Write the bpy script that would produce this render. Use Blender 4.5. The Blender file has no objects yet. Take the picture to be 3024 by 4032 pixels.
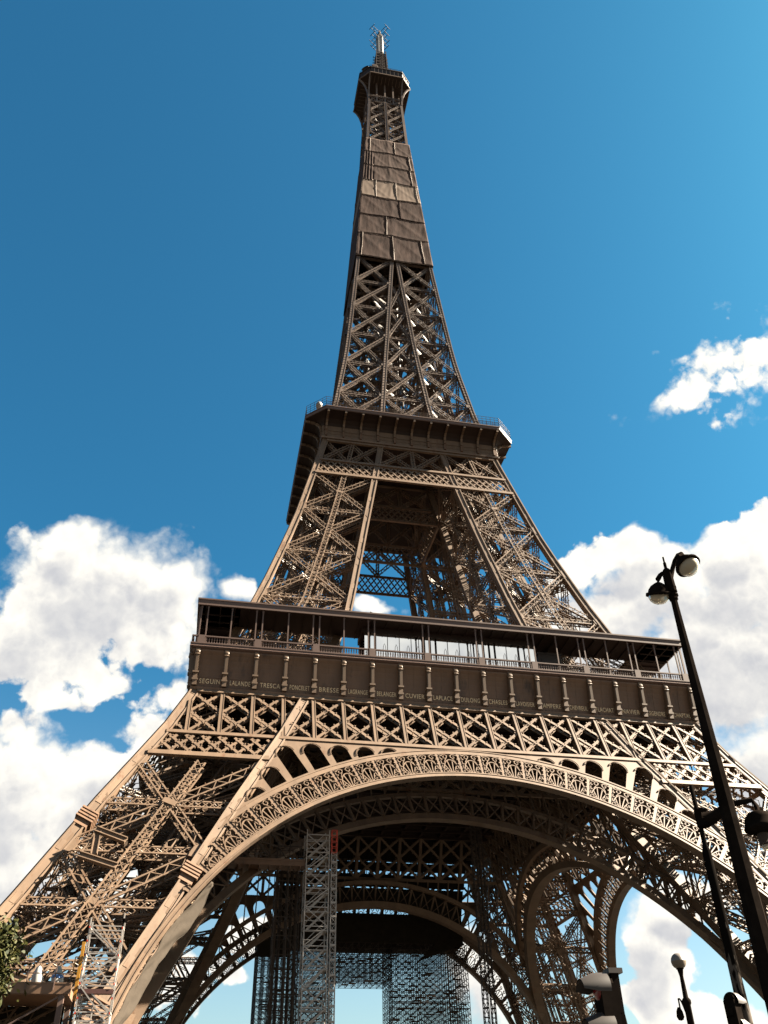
import bpy, math, random
import numpy as np
from mathutils import Matrix, Vector

R = math.radians
random.seed(7)
rng = np.random.default_rng(11)
scn = bpy.context.scene
col = scn.collection

# ------------------------------------------------------------------ camera
CAM = np.array([-31.1651, -137.5298, 1.8601])
YAW, PITCH, ROLL, FPX = 0.208932, 0.652452, -0.020925, 3415.27
cy, sy, cp, sp = math.cos(YAW), math.sin(YAW), math.cos(PITCH), math.sin(PITCH)
fw = np.array([sy * cp, cy * cp, sp]); r0 = np.array([cy, -sy, 0.0]); u0 = np.cross(r0, fw)
cr, sr = math.cos(ROLL), math.sin(ROLL)
rt, up = cr * r0 + sr * u0, -sr * r0 + cr * u0
cam = bpy.data.cameras.new('camera')
cam.sensor_fit = 'VERTICAL'; cam.sensor_height = 24.0; cam.sensor_width = 18.0
cam.lens = FPX / 4032 * 24.0; cam.clip_start = 0.1; cam.clip_end = 6000
co = bpy.data.objects.new('camera', cam); col.objects.link(co)
co.matrix_world = Matrix(((rt[0], up[0], -fw[0], CAM[0]), (rt[1], up[1], -fw[1], CAM[1]), (rt[2], up[2], -fw[2], CAM[2]), (0, 0, 0, 1)))
scn.camera = co

# ------------------------------------------------------------------ exposure, sun, sky
scn.view_settings.view_transform = 'Standard'; scn.view_settings.look = 'None'
scn.view_settings.exposure = 3.9; scn.view_settings.gamma = 1.0
SUN = np.array([0.80, -0.085, 0.59]); SUN /= np.linalg.norm(SUN)
sl = bpy.data.lights.new('sun', 'SUN'); sl.energy = 5.0; sl.angle = R(0.5); sl.color = (1.0, 0.885, 0.71)
so = bpy.data.objects.new('sun', sl); col.objects.link(so)
so.rotation_euler = Vector((-SUN[0], -SUN[1], -SUN[2])).to_track_quat('-Z', 'Y').to_euler()
so.location = (200, -60, 160)

world = bpy.data.worlds.new('World'); scn.world = world; world.use_nodes = True
wt = world.node_tree; wt.nodes.clear()
def wn(t, **k):
    n = wt.nodes.new(t)
    for a, b in k.items(): setattr(n, a, b)
    return n
def wm(op, a, b=None, c=None, clamp=False):
    n = wn('ShaderNodeMath', operation=op); n.use_clamp = clamp
    for i, v in enumerate((a, b, c)):
        if v is None: continue
        if isinstance(v, (int, float)): n.inputs[i].default_value = v
        else: wt.links.new(v, n.inputs[i])
    return n.outputs[0]
def wmix(f, a, b, mode='MIX'):
    n = wn('ShaderNodeMix', data_type='RGBA', blend_type=mode)
    for i, v in ((0, f), (6, a), (7, b)):
        if isinstance(v, (int, float)): n.inputs[i].default_value = v
        elif isinstance(v, tuple): n.inputs[i].default_value = v + (1.0,)
        else: wt.links.new(v, n.inputs[i])
    return n.outputs[2]
sky = wn('ShaderNodeTexSky', sky_type='NISHITA'); sky.sun_disc = False
sky.sun_elevation = math.asin(SUN[2]); sky.sun_rotation = math.atan2(SUN[0], SUN[1])
sky.altitude = 50; sky.air_density = 1.0; sky.dust_density = 2.0; sky.ozone_density = 2.0
tc = wn('ShaderNodeTexCoord'); sep = wn('ShaderNodeSeparateXYZ')
wt.links.new(tc.outputs['Generated'], sep.inputs[0])
az = wm('MULTIPLY', wm('ARCTAN2', sep.outputs[0], sep.outputs[1]), 57.29578)
el = wm('MULTIPLY', wm('ARCSINE', sep.outputs[2]), 57.29578)
cmb = wn('ShaderNodeCombineXYZ'); wt.links.new(az, cmb.inputs[0]); wt.links.new(el, cmb.inputs[1])
# warp the cloud outlines a little
wz = wn('ShaderNodeTexNoise'); wz.inputs['Scale'].default_value = 9.0; wz.inputs['Detail'].default_value = 3.0
wt.links.new(tc.outputs['Generated'], wz.inputs['Vector'])
wsub = wn('ShaderNodeVectorMath', operation='SUBTRACT'); wt.links.new(wz.outputs['Color'], wsub.inputs[0]); wsub.inputs[1].default_value = (.5, .5, .5)
wsc = wn('ShaderNodeVectorMath', operation='MULTIPLY'); wt.links.new(wsub.outputs[0], wsc.inputs[0]); wsc.inputs[1].default_value = (7.0, 5.0, 0)
wad = wn('ShaderNodeVectorMath', operation='ADD'); wt.links.new(cmb.outputs[0], wad.inputs[0]); wt.links.new(wsc.outputs[0], wad.inputs[1])
CLOUDS = [(-8.7, 30.8, 7.9, 3.9, 1.0), (-12.9, 28.2, 4.4, 3.9, 1.0), (-4.0, 31.4, 3.2, 2.2, 1), (-11.6, 33.1, 2.3, 1.5, 0.9), (-13.0, 26.4, 2.4, 1.2, 0.4), (-4.1, 27.7, 3.2, 2.0, 0.7), (-2.9, 24.8, 2.4, 1.5, 0.5), (-3.2, 22.3, 2.9, 1.8, 0.6), (37.5, 29.4, 4.5, 3.2, 1.0), (-11.6, 18.0, 4.4, 4.6, 1), (-6.4, 19.5, 3.6, 2.5, 1), (-3.1, 20.8, 2.1, 1.7, 0.9), (-9.3, 13.6, 6.1, 3.1, 1), (1.4, 31.8, 1.5, 1.0, 0.55), (-11.2, 24.3, 2.2, 1.1, 0.5), (-7.7, 25.9, 1.6, 1.0, 0.45), (27.0, 32.9, 2.2, 1.4, 1), (30.9, 33.0, 3.6, 1.7, 1), (32.3, 30.1, 7.0, 3.1, 1), (38.3, 31.8, 2.8, 2.2, 1), (35.4, 25.9, 6.4, 5.4, 1), (36.5, 19.1, 4.2, 4.9, 1), (29.3, 29.2, 4.5, 2.7, 1), (39.1, 41.7, 3.9, 0.9, 0.22), (42.6, 42.4, 3.4, 2.0, 0.20), (26.9, 10.8, 2.4, 3.2, 1), (29.4, 13.0, 3.2, 1.5, 1), (27.3, 7.5, 3.5, 1.4, 0.9), (31.1, 6.0, 2.3, 1.0, 0.8), (3.2, 9.2, 2.1, 1.0, 0.8), (17.2, 9.0, 2.4, 3.5, 0.9), (4.4, 11.2, 2.3, 1.4, 0.7), (-0.5, 8.5, 2.2, 1.5, 0.6), (11.2, 31.0, 2.6, 0.7, 0.4), (27.0, 26.6, 5.1, 4.7, 0.9), (163, 27, 16, 7, 1.0)]  # last entry: unseen cloud behind the camera, added so the panes reflect white
bn = wn('ShaderNodeTexNoise'); bn.inputs['Scale'].default_value = 2.6; bn.inputs['Detail'].default_value = 2.0
wt.links.new(tc.outputs['Generated'], bn.inputs['Vector'])
away = wm('MULTIPLY', wm('SUBTRACT', wm('ABSOLUTE', wm('SUBTRACT', az, 13.0)), 55.0), 0.05, clamp=True)
low = wm('SUBTRACT', 1.0, wm('MULTIPLY', el, 1 / 60.0), clamp=True)
bv = wm('SUBTRACT', wm('MULTIPLY', wm('ADD', wm('SUBTRACT', bn.outputs['Fac'], 0.56), wm('MULTIPLY', low, 0.12)), 4.0), wm('MULTIPLY', wm('SUBTRACT', 1.0, away), 6.0))
def mass(vec):
    """how deep inside the cumulus clouds a direction (azimuth, elevation in degrees) lies"""
    acc = None
    for a, e, ra, re, st in CLOUDS:
        n1 = wn('ShaderNodeVectorMath', operation='SUBTRACT'); wt.links.new(vec, n1.inputs[0]); n1.inputs[1].default_value = (a, e, 0)
        n2 = wn('ShaderNodeVectorMath', operation='MULTIPLY'); wt.links.new(n1.outputs[0], n2.inputs[0]); n2.inputs[1].default_value = (.97 / ra, 1.03 / re, 0)
        n3 = wn('ShaderNodeVectorMath', operation='LENGTH'); wt.links.new(n2.outputs[0], n3.inputs[0])
        v = wm('MULTIPLY', wm('SUBTRACT', 1.0, n3.outputs['Value']), st)
        acc = v if acc is None else wm('SMOOTH_MAX', acc, v, 0.25)
    return wm('SMOOTH_MAX', acc, bv, 0.2)
def fbm(off, scale, det, rough=.64):
    mp = wn('ShaderNodeVectorMath', operation='ADD'); wt.links.new(tc.outputs['Generated'], mp.inputs[0]); mp.inputs[1].default_value = off
    n = wn('ShaderNodeTexNoise'); n.inputs['Scale'].default_value = scale; n.inputs['Detail'].default_value = det; n.inputs['Roughness'].default_value = rough
    wt.links.new(mp.outputs[0], n.inputs['Vector']); return n.outputs['Fac']
def smooth(v, lo, hi):
    n = wn('ShaderNodeMapRange', interpolation_type='SMOOTHSTEP'); wt.links.new(v, n.inputs[0])
    for k, q in ((1, lo), (2, hi)):
        if isinstance(q, (int, float)): n.inputs[k].default_value = q
        else: wt.links.new(q, n.inputs[k])
    return n.outputs[0]
def shifted(vec, d):
    n = wn('ShaderNodeVectorMath', operation='ADD'); wt.links.new(vec, n.inputs[0]); n.inputs[1].default_value = d; return n.outputs[0]
def billow(off, scale, det):
    mp = wn('ShaderNodeVectorMath', operation='ADD'); wt.links.new(wdir, mp.inputs[0]); mp.inputs[1].default_value = off
    n = wn('ShaderNodeTexVoronoi', feature='F1', normalize=True); n.inputs['Scale'].default_value = scale; n.inputs['Detail'].default_value = det; n.inputs['Roughness'].default_value = 0.55; n.inputs['Lacunarity'].default_value = 2.3;
    wt.links.new(mp.outputs[0], n.inputs['Vector']); return n.outputs['Distance']
w2 = wn('ShaderNodeTexNoise'); w2.inputs['Scale'].default_value = 38.0; w2.inputs['Detail'].default_value = 4.0; wt.links.new(tc.outputs['Generated'], w2.inputs['Vector'])
w3 = wn('ShaderNodeVectorMath', operation='SCALE'); wt.links.new(w2.outputs['Color'], w3.inputs[0]); w3.inputs['Scale'].default_value = 0.028
w4 = wn('ShaderNodeVectorMath', operation='ADD'); wt.links.new(w3.outputs[0], w4.inputs[0]); wt.links.new(tc.outputs['Generated'], w4.inputs[1]); wdir = w4.outputs[0]
def puff(off, det):
    f = fbm(off, 20.0, det); b_ = billow(off, 21.0, 2.0)
    return wm('ADD', wm('MULTIPLY', f, 0.55), wm('SUBTRACT', 0.545, wm('MULTIPLY', b_, 1.05)))
d1 = puff((0, 0, 0), 10.0)
d2 = puff((0.005, -0.002, 0.010), 6.0)      # the same billows a little nearer the sun
acc = mass(wad.outputs[0]); acc2 = mass(shifted(wad.outputs[0], (1.0, 1.9, 0)))
amp = wm('ADD', 0.85, wm('MULTIPLY', fbm((5, 2, 8), 5.0, 2.0), 0.9))
dens = wm('ADD', acc, wm('MULTIPLY', wm('SUBTRACT', d1, 0.5), amp))
soft = wm('ADD', 0.10, wm('MULTIPLY', smooth(fbm((1, 7, 4), 6.5, 3.0), 0.40, 0.66), 0.55))
alpha = smooth(dens, -0.06, soft)
dshade = wm('ADD', acc2, wm('MULTIPLY', wm('SUBTRACT', d2, 0.5), 0.8))
emb = wm('SUBTRACT', d2, d1)
grey2 = wm('ADD', wm('MULTIPLY', smooth(dshade, 0.05, 0.75), 0.80), wm('MULTIPLY', emb, 1.1), clamp=True)
CLW, CLG = (1.56, 1.50, 1.36), (0.86, 0.87, 0.91)
ccol = wmix(grey2, CLW, CLG)
tint = wmix(smooth(el, 4.0, 30.0), (0.26, 0.29, 0.26), (0.052, 0.194, 0.228))
sky_t = wmix(1.0, sky.outputs[0], tint, 'MULTIPLY')
final = wmix(alpha, sky_t, ccol)
bg = wn('ShaderNodeBackground'); bg.inputs['Strength'].default_value = 0.05
wt.links.new(final, bg.inputs['Color'])
wo = wn('ShaderNodeOutputWorld'); wt.links.new(bg.outputs[0], wo.inputs['Surface'])
world.cycles.sampling_method = 'MANUAL'; world.cycles.sample_map_resolution = 512

# ------------------------------------------------------------------ materials
ALB = 0.40     # overall paint darkness
def mat(name, base, rough=0.6, metal=0.0, var=0.0, vscale=1.0, rust=None, bump=0.0, streak=False, spec=0.3, isl=0.0):
    base = tuple(c * ALB for c in base); rust = tuple(c * ALB for c in rust) if rust else None
    m = bpy.data.materials.new(name); m.use_nodes = True
    t = m.node_tree; b = t.nodes['Principled BSDF']
    b.inputs['Roughness'].default_value = rough; b.inputs['Metallic'].default_value = metal
    b.inputs['Specular IOR Level'].default_value = spec
    b.inputs['Base Color'].default_value = base + (1,)
    if var or rust or bump:
        tcn = t.nodes.new('ShaderNodeTexCoord'); mp = t.nodes.new('ShaderNodeMapping')
        t.links.new(tcn.outputs['Object'], mp.inputs[0])
        if streak: mp.inputs['Scale'].default_value = (1, 1, 0.25)
        ns = t.nodes.new('ShaderNodeTexNoise'); ns.inputs['Scale'].default_value = vscale; ns.inputs['Detail'].default_value = 6; ns.inputs['Roughness'].default_value = .65
        t.links.new(mp.outputs[0], ns.inputs[0])
        rp = t.nodes.new('ShaderNodeValToRGB'); rp.color_ramp.elements[0].position = .32; rp.color_ramp.elements[1].position = .68
        rp.color_ramp.elements[0].color = tuple(c * (1 - var) for c in base) + (1,)
        rp.color_ramp.elements[1].color = tuple(min(1, c * (1 + var)) for c in base) + (1,)
        t.links.new(ns.outputs['Fac'], rp.inputs[0]); outc = rp.outputs[0]
        if rust:
            n2 = t.nodes.new('ShaderNodeTexNoise'); n2.inputs['Scale'].default_value = vscale * 0.6; n2.inputs['Detail'].default_value = 8; n2.inputs['Roughness'].default_value = .7
            mp2 = t.nodes.new('ShaderNodeMapping'); mp2.inputs['Location'].default_value = (7, 3, 5); mp2.inputs['Scale'].default_value = (1.4, 1.4, 0.35)
            t.links.new(tcn.outputs['Object'], mp2.inputs[0]); t.links.new(mp2.outputs[0], n2.inputs[0])
            r2 = t.nodes.new('ShaderNodeValToRGB'); r2.color_ramp.elements[0].position = .565; r2.color_ramp.elements[1].position = .70
            t.links.new(n2.outputs['Fac'], r2.inputs[0])
            mx = t.nodes.new('ShaderNodeMix'); mx.data_type = 'RGBA'; t.links.new(r2.outputs[0], mx.inputs[0]); t.links.new(outc, mx.inputs[6]); mx.inputs[7].default_value = rust + (1,); outc = mx.outputs[2]
        if isl:
            ge = t.nodes.new('ShaderNodeNewGeometry'); mr = t.nodes.new('ShaderNodeMapRange'); mr.inputs[3].default_value = 1 - isl; mr.inputs[4].default_value = 1 + isl
            t.links.new(ge.outputs['Random Per Island'], mr.inputs[0])
            vm = t.nodes.new('ShaderNodeVectorMath'); vm.operation = 'SCALE'; t.links.new(outc, vm.inputs[0]); t.links.new(mr.outputs[0], vm.inputs['Scale']); outc = vm.outputs[0]
        t.links.new(outc, b.inputs['Base Color'])
        if bump:
            bp = t.nodes.new('ShaderNodeBump'); bp.inputs['Strength'].default_value = bump; bp.inputs['Distance'].default_value = .05 if vscale < 4 else .003
            t.links.new(ns.outputs['Fac'], bp.inputs['Height']); t.links.new(bp.outputs[0], b.inputs['Normal'])
    return m
IRON = mat('iron_paint', (0.178, 0.116, 0.074), 0.55, 0, 0.15, 0.9, (0.13, 0.058, 0.025), 0.0, True, .25, isl=.13)
IRONU = mat('iron_paint_upper', (0.140, 0.098, 0.074), 0.55, 0, 0.12, 0.9, spec=.25, isl=.16)
IRONF = mat('iron_plate', (0.215, 0.122, 0.072), 0.55, 0, 0.16, 0.5, (0.08, 0.05, 0.035), 0.0, True, .25)
ROOFM = mat('gallery_roof_paint', (0.160, 0.100, 0.080), 0.55, 0, 0.08, .6, spec=.25)
SLABM = mat('dark_iron_and_shade', (0.032, 0.016, 0.010), 0.7, 0, 0.12, .4, spec=.2)  # near-black: shade under the decks put into colour; also dark frames, aerials
LETTER = mat('letter_paint', (1.25, 0.93, 0.56), 0.45, 0, 0.1, 2.0)
NETD = mat('net_fabric', (0.070, 0.045, 0.037), 0.9, 0, 0.42, 1.1, None, 0.8, True, .05)
NETM = mat('net_fabric_mid', (0.086, 0.058, 0.048), 0.9, 0, 0.40, 1.1, None, 0.8, True, .05)
NETL = mat('net_fabric_pale', (0.23, 0.175, 0.14), 0.9, 0, 0.12, 0.8, None, 0.12, True, .05)  # paler colour for one net row
CORD = mat('pale_cord', (0.42, 0.34, 0.28), 0.7)
ALU = mat('galvanised_tube', (0.52, 0.47, 0.43), 0.45, 0.2, 0.12, 3.0)
DSTEEL = mat('dull_scaffold_tube', (0.075, 0.056, 0.045), 0.6, 0.0, 0.15, 3.0, spec=.06)
REDP = mat('red_paint', (0.75, 0.07, 0.03), 0.5, 0, .1, 3)
YELP = mat('yellow_paint', (0.55, 0.26, 0.025), 0.5, 0, .1, 3)
WHITE = mat('white_plastic', (0.40, 0.39, 0.37), 0.45, 0, .04, 2)
PLYW = mat('red_brown_board', (0.12, 0.045, 0.035), 0.7, 0, .2, 3)
DARKN = mat('dark_net_and_blocker', (0.030, 0.024, 0.016), 0.9, 0, .3, 1.2, spec=.1)  # gantry netting, platform back sheet and the added sky-blocking sheet
DRAPE = mat('drape_net', (0.052, 0.040, 0.029), 0.9, 0, .12, 2.0, None, .2, spec=.1)
BLACKP = mat('black_post_paint', (0.016, 0.0125, 0.0105), 0.6, 0, .3, 5.0, None, .15, spec=0.0)
GREYP = mat('grey_hood_plastic', (0.055, 0.045, 0.040), 0.5, 0, .1, 4, spec=.2)
ASPH = mat('asphalt', (0.03, 0.028, 0.026), 0.9, 0, .15, .6, None, .2)
GRND = mat('gravel_ground', (0.034, 0.027, 0.019), 0.95, 0, .2, .25, None, .3)
PAVE = mat('pavement_stone', (0.07, 0.063, 0.055), 0.9, 0, .12, .8)
BARK = mat('bark', (0.05, 0.037, 0.025), .9, 0, .3, 6, None, .4)
# mast paint flaking off pale metal
def peel():
    m = bpy.data.materials.new('peeling_black_paint'); m.use_nodes = True; t = m.node_tree; b = t.nodes['Principled BSDF']
    b.inputs['Roughness'].default_value = .6; b.inputs['Specular IOR Level'].default_value = 0
    tcn = t.nodes.new('ShaderNodeTexCoord'); mp = t.nodes.new('ShaderNodeMapping'); mp.inputs['Scale'].default_value = (7, 7, 1.4); t.links.new(tcn.outputs['Object'], mp.inputs[0])
    n = t.nodes.new('ShaderNodeTexNoise'); n.inputs['Scale'].default_value = 1.5; n.inputs['Detail'].default_value = 7; t.links.new(mp.outputs[0], n.inputs[0])
    sp_ = t.nodes.new('ShaderNodeSeparateXYZ'); t.links.new(tcn.outputs['Object'], sp_.inputs[0])
    mr = t.nodes.new('ShaderNodeMapRange'); mr.inputs[1].default_value = 5.7; mr.inputs[2].default_value = 4.2; mr.inputs[3].default_value = -.2; mr.inputs[4].default_value = .13
    t.links.new(sp_.outputs[2], mr.inputs[0])
    ad = t.nodes.new('ShaderNodeMath'); ad.operation = 'ADD'; t.links.new(n.outputs['Fac'], ad.inputs[0]); t.links.new(mr.outputs[0], ad.inputs[1])
    rp = t.nodes.new('ShaderNodeValToRGB'); rp.color_ramp.elements[0].position = .56; rp.color_ramp.elements[1].position = .60
    rp.color_ramp.elements[0].color = (.004,.0034,.003,1); rp.color_ramp.elements[1].color = (.05,.042,.036, 1)
    t.links.new(ad.outputs[0], rp.inputs[0]); t.links.new(rp.outputs[0], b.inputs['Base Color']); return m
PEEL = peel()
GLASS = mat('reflecting_glass', (2.1, 2.16, 2.16), 0.03, 1.0)
def lampglass():
    m = bpy.data.materials.new('lamp_bowl_glass'); m.use_nodes = True; b = m.node_tree.nodes['Principled BSDF']
    b.inputs['Base Color'].default_value = (.40, .35, .27, 1); b.inputs['Roughness'].default_value = .12
    b.inputs['Transmission Weight'].default_value = .55; b.inputs['IOR'].default_value = 1.15; return m
BOWL = lampglass()
def leafmat():
    m = bpy.data.materials.new('leaves'); m.use_nodes = True; t = m.node_tree; b = t.nodes['Principled BSDF']
    oi = t.nodes.new('ShaderNodeNewGeometry'); rp = t.nodes.new('ShaderNodeValToRGB')
    rp.color_ramp.elements[0].color = (.006, .009, .002, 1); rp.color_ramp.elements[1].color = (.026, .024, .005, 1)
    t.links.new(oi.outputs['Random Per Island'], rp.inputs[0]); t.links.new(rp.outputs[0], b.inputs['Base Color']); b.inputs['Roughness'].default_value = .6; b.inputs['Specular IOR Level'].default_value = .08; return m
LEAF = leafmat()

# ------------------------------------------------------------------ mesh builder
def V(*a): return np.array(a, float)
def nrm(v):
    v = np.asarray(v, float); return v / (np.linalg.norm(v) + 1e-12)
QUADS = np.array([[0, 1, 2, 3], [7, 6, 5, 4], [0, 4, 5, 1], [1, 5, 6, 2], [2, 6, 7, 3], [3, 7, 4, 0]])
class MB:
    def __init__(s):
        s.A = []; s.B = []; s.W = []; s.D = []; s.N = []; s.v = []; s.f = []
    def s(s_, A, B, w, d=None, n=(0, -1, 0)):
        s_.A.append(A); s_.B.append(B); s_.W.append(w); s_.D.append(d if d else w); s_.N.append(n)
    def box(s, lo, hi):
        lo, hi = np.minimum(lo, hi), np.maximum(lo, hi); c = (lo + hi) / 2
        s.s((c[0], c[1], lo[2]), (c[0], c[1], hi[2]), hi[0] - lo[0], hi[1] - lo[1], (0, -1, 0))
    def poly(s, pts, off):            # prism: outline plus offset vector
        k = len(s.v); n = len(pts); off = np.asarray(off, float)
        s.v += [tuple(p) for p in pts] + [tuple(np.asarray(p) + off) for p in pts]
        s.f.append(list(range(k, k + n))); s.f.append(list(range(k + 2 * n - 1, k + n - 1, -1)))
        for i in range(n):
            j = (i + 1) % n; s.f.append([k + j, k + i, k + n + i, k + n + j])
    def grid(s, P, closed=False):     # P[i][j]
        k = len(s.v); a, b = len(P), len(P[0])
        for row in P: s.v += [tuple(p) for p in row]
        for i in range(a - 1):
            for j in range(b if closed else b - 1):
                j2 = (j + 1) % b
                s.f.append([k + i * b + j, k + i * b + j2, k + (i + 1) * b + j2, k + (i + 1) * b + j])
        return k
    def cap(s, k, n, flip=False):
        l = list(range(k, k + n)); s.f.append(l[::-1] if flip else l)
    def lathe(s, prof, c=(0, 0, 0), axis=(0, 0, 1), seg=16):
        ax = nrm(axis); a = nrm(np.cross(ax, (0.3, 1, .2))); b = np.cross(ax, a); c = np.asarray(c, float)
        P = [[c + ax * z + (a * math.cos(t) + b * math.sin(t)) * max(r, 1e-4) for t in np.linspace(0, 2 * math.pi, seg, endpoint=False)] for r, z in prof]
        s.grid(P, True)
    def tube(s, pts, r, seg=8, caps=True):
        pts = [np.asarray(p, float) for p in pts]; n = len(pts)
        rr = r if hasattr(r, '__len__') else [r] * n; P = []
        for i, p in enumerate(pts):
            t = nrm(pts[min(i + 1, n - 1)] - pts[max(i - 1, 0)]); a = np.cross(t, (0, 0, 1))
            a = nrm(a) if np.linalg.norm(a) > 1e-3 else V(1, 0, 0); b = np.cross(t, a)
            P.append([p + (a * math.cos(q) + b * math.sin(q)) * rr[i] for q in np.linspace(0, 2 * math.pi, seg, endpoint=False)])
        k = s.grid(P, True)
        if caps: s.cap(k, seg); s.cap(k + (n - 1) * seg, seg, True)
    def build(s, name, m, parent=None, smooth=False):
        vs, fs = [], []; nv = 0
        if s.A:
            A = np.array(s.A, float); B = np.array(s.B, float); N = np.array(s.N, float); W = np.array(s.W, float)[:, None]; D = np.array(s.D, float)[:, None]
            t = B - A; t /= (np.linalg.norm(t, axis=1, keepdims=True) + 1e-12)
            n = N - t * (N * t).sum(1, keepdims=True); bad = np.linalg.norm(n, axis=1) < 1e-3
            if bad.any():
                alt = np.cross(t[bad], V(1, 0.01, 0)); n[bad] = alt
            n /= np.linalg.norm(n, axis=1, keepdims=True); q = np.cross(t, n)
            a, b = q * W / 2, n * D / 2
            P = np.stack([A - a - b, A + a - b, A + a + b, A - a + b, B - a - b, B + a - b, B + a + b, B - a + b], 1)
            vs.append(P.reshape(-1, 3)); fa = (np.arange(len(A))[:, None, None] * 8 + QUADS[None]).reshape(-1, 4); nv = len(A) * 8
        else: fa = np.zeros((0, 4), int)
        me = bpy.data.meshes.new(name)
        v = np.concatenate(vs + ([np.array(s.v, float)] if s.v else [])) if (vs or s.v) else np.zeros((0, 3))
        loops = [fa.ravel()]; sizes = [np.full(len(fa), 4)]
        if s.f:
            loops.append(np.concatenate([np.array(f) for f in s.f]) + nv); sizes.append(np.array([len(f) for f in s.f]))
        loops = np.concatenate(loops).astype(np.int32); sizes = np.concatenate(sizes).astype(np.int32)
        me.vertices.add(len(v)); me.vertices.foreach_set('co', v.astype(np.float32).ravel())
        me.loops.add(len(loops)); me.loops.foreach_set('vertex_index', loops)
        me.polygons.add(len(sizes)); st = np.concatenate([[0], np.cumsum(sizes)[:-1]]).astype(np.int32)
        me.polygons.foreach_set('loop_start', st); me.polygons.foreach_set('loop_total', sizes)
        me.polygons.foreach_set('use_smooth', np.full(len(sizes), bool(smooth)))
        me.update(calc_edges=True); me.validate()
        me.materials.append(m)
        o = bpy.data.objects.new(name, me); col.objects.link(o)
        if parent is not None: o.parent = parent
        return o
def empty(name, loc, label, cat, group=None):
    o = bpy.data.objects.new(name, None); o.location = loc; col.objects.link(o); o.empty_display_size = .5
    o['label'] = label; o['category'] = cat
    if group: o['group'] = group
    return o
def tag(o, label, cat, group=None):
    o['label'] = label; o['category'] = cat
    if group: o['group'] = group
    return o
def rot4(o, ks=(1, 2, 3), subs=True):
    """copies of a part (and its sub-parts) turned about the tower's axis"""
    for k in ks:
        c = o.copy(); col.objects.link(c); c.parent = o.parent; c.rotation_euler = (0, 0, k * math.pi / 2)
        if subs:
            for ch in list(o.children):
                d = ch.copy(); col.objects.link(d); d.parent = c
def lat(mb, A, B, n, w, d=0.6, fl=.16, pitch=None, lw=.1, x=False, nub=0, back=True, side=True, ns=.11):
    """open lattice beam: flange angles joined by zigzag lacing on its faces"""
    A, B = np.asarray(A, float), np.asarray(B, float); L = np.linalg.norm(B - A); t = (B - A) / L
    n = nrm(np.asarray(n, float) - t * np.dot(n, t)); s = np.cross(t, n); pitch = pitch or w
    N = max(2, int(round(L / pitch))); layers = (0, -d) if (d and back) else (0,)
    h = w / 2 - fl / 2
    for off in layers:
        for sg in (-1, 1):
            o = s * sg * h + n * (off - .06)
            mb.s(A + o, B + o, fl, .12, n)
        for i in range(N):
            p, q = A + t * L * i / N, A + t * L * (i + 1) / N; sg = 1 if i % 2 else -1
            o = n * (off - .06)
            mb.s(p + s * sg * h + o, q - s * sg * h + o, lw, .05, n)
            if x: mb.s(p - s * sg * h + o, q + s * sg * h + o, lw, .05, n)
    if d and side and back:
        M = max(2, int(round(L / max(d, pitch))))
        for sg in (-1, 1):
            o = s * sg * h
            for i in range(M):
                p, q = A + t * L * i / M + o, A + t * L * (i + 1) / M + o
                if i % 2: mb.s(p - n * .06, q - n * d, lw, .05, s)
                else: mb.s(p - n * d, q - n * .06, lw, .05, s)
    if nub:
        K = int(L / nub)
        for i in range(K):
            p = A + t * (i + .5) * L / K
            for sg in (-1, 1): mb.s(p + s * sg * (w / 2 + .04), p + s * sg * (w / 2 + .04) + n * .12, ns, ns, s)

# ------------------------------------------------------------------ tower profile (metres)
ZT = [0, 21.4, 33.7, 44.4, 57, 68.7, 74.5, 88.6, 111, 123.2, 140.5, 148.6, 179, 240, 267, 282]
WT = [59.2, 48.5, 42.7, 37.3, 32.0, 27.75, 25.95, 22.06, 17.1, 14.85, 12.55, 11.8, 9.45, 6.2, 5.3, 5.0]
ZI = [0, 21.4, 33.7, 44.4, 50, 57, 68.7, 88.6, 111, 117, 123.2, 149, 165, 180]
II = [44.2, 33.5, 27.7, 22.4, 19.9, 17, 13.0, 9.5, 5.5, 5.2, 4.6, 2.5, 1.35, .25]
def W(z): return float(np.interp(z, ZT, WT))
def I(z): return float(np.interp(z, ZI, II))
def FO(u, z, off=0.0): return V(u, -W(z) - off, z)      # outer face
def FI(u, z, off=0.0): return V(u, -I(z) - off, z)      # inner face plane
TOWER = empty('lattice_tower', (0, 0, 0), 'very tall brown wrought iron lattice tower on four splayed legs joined by arches', 'tower')

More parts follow.
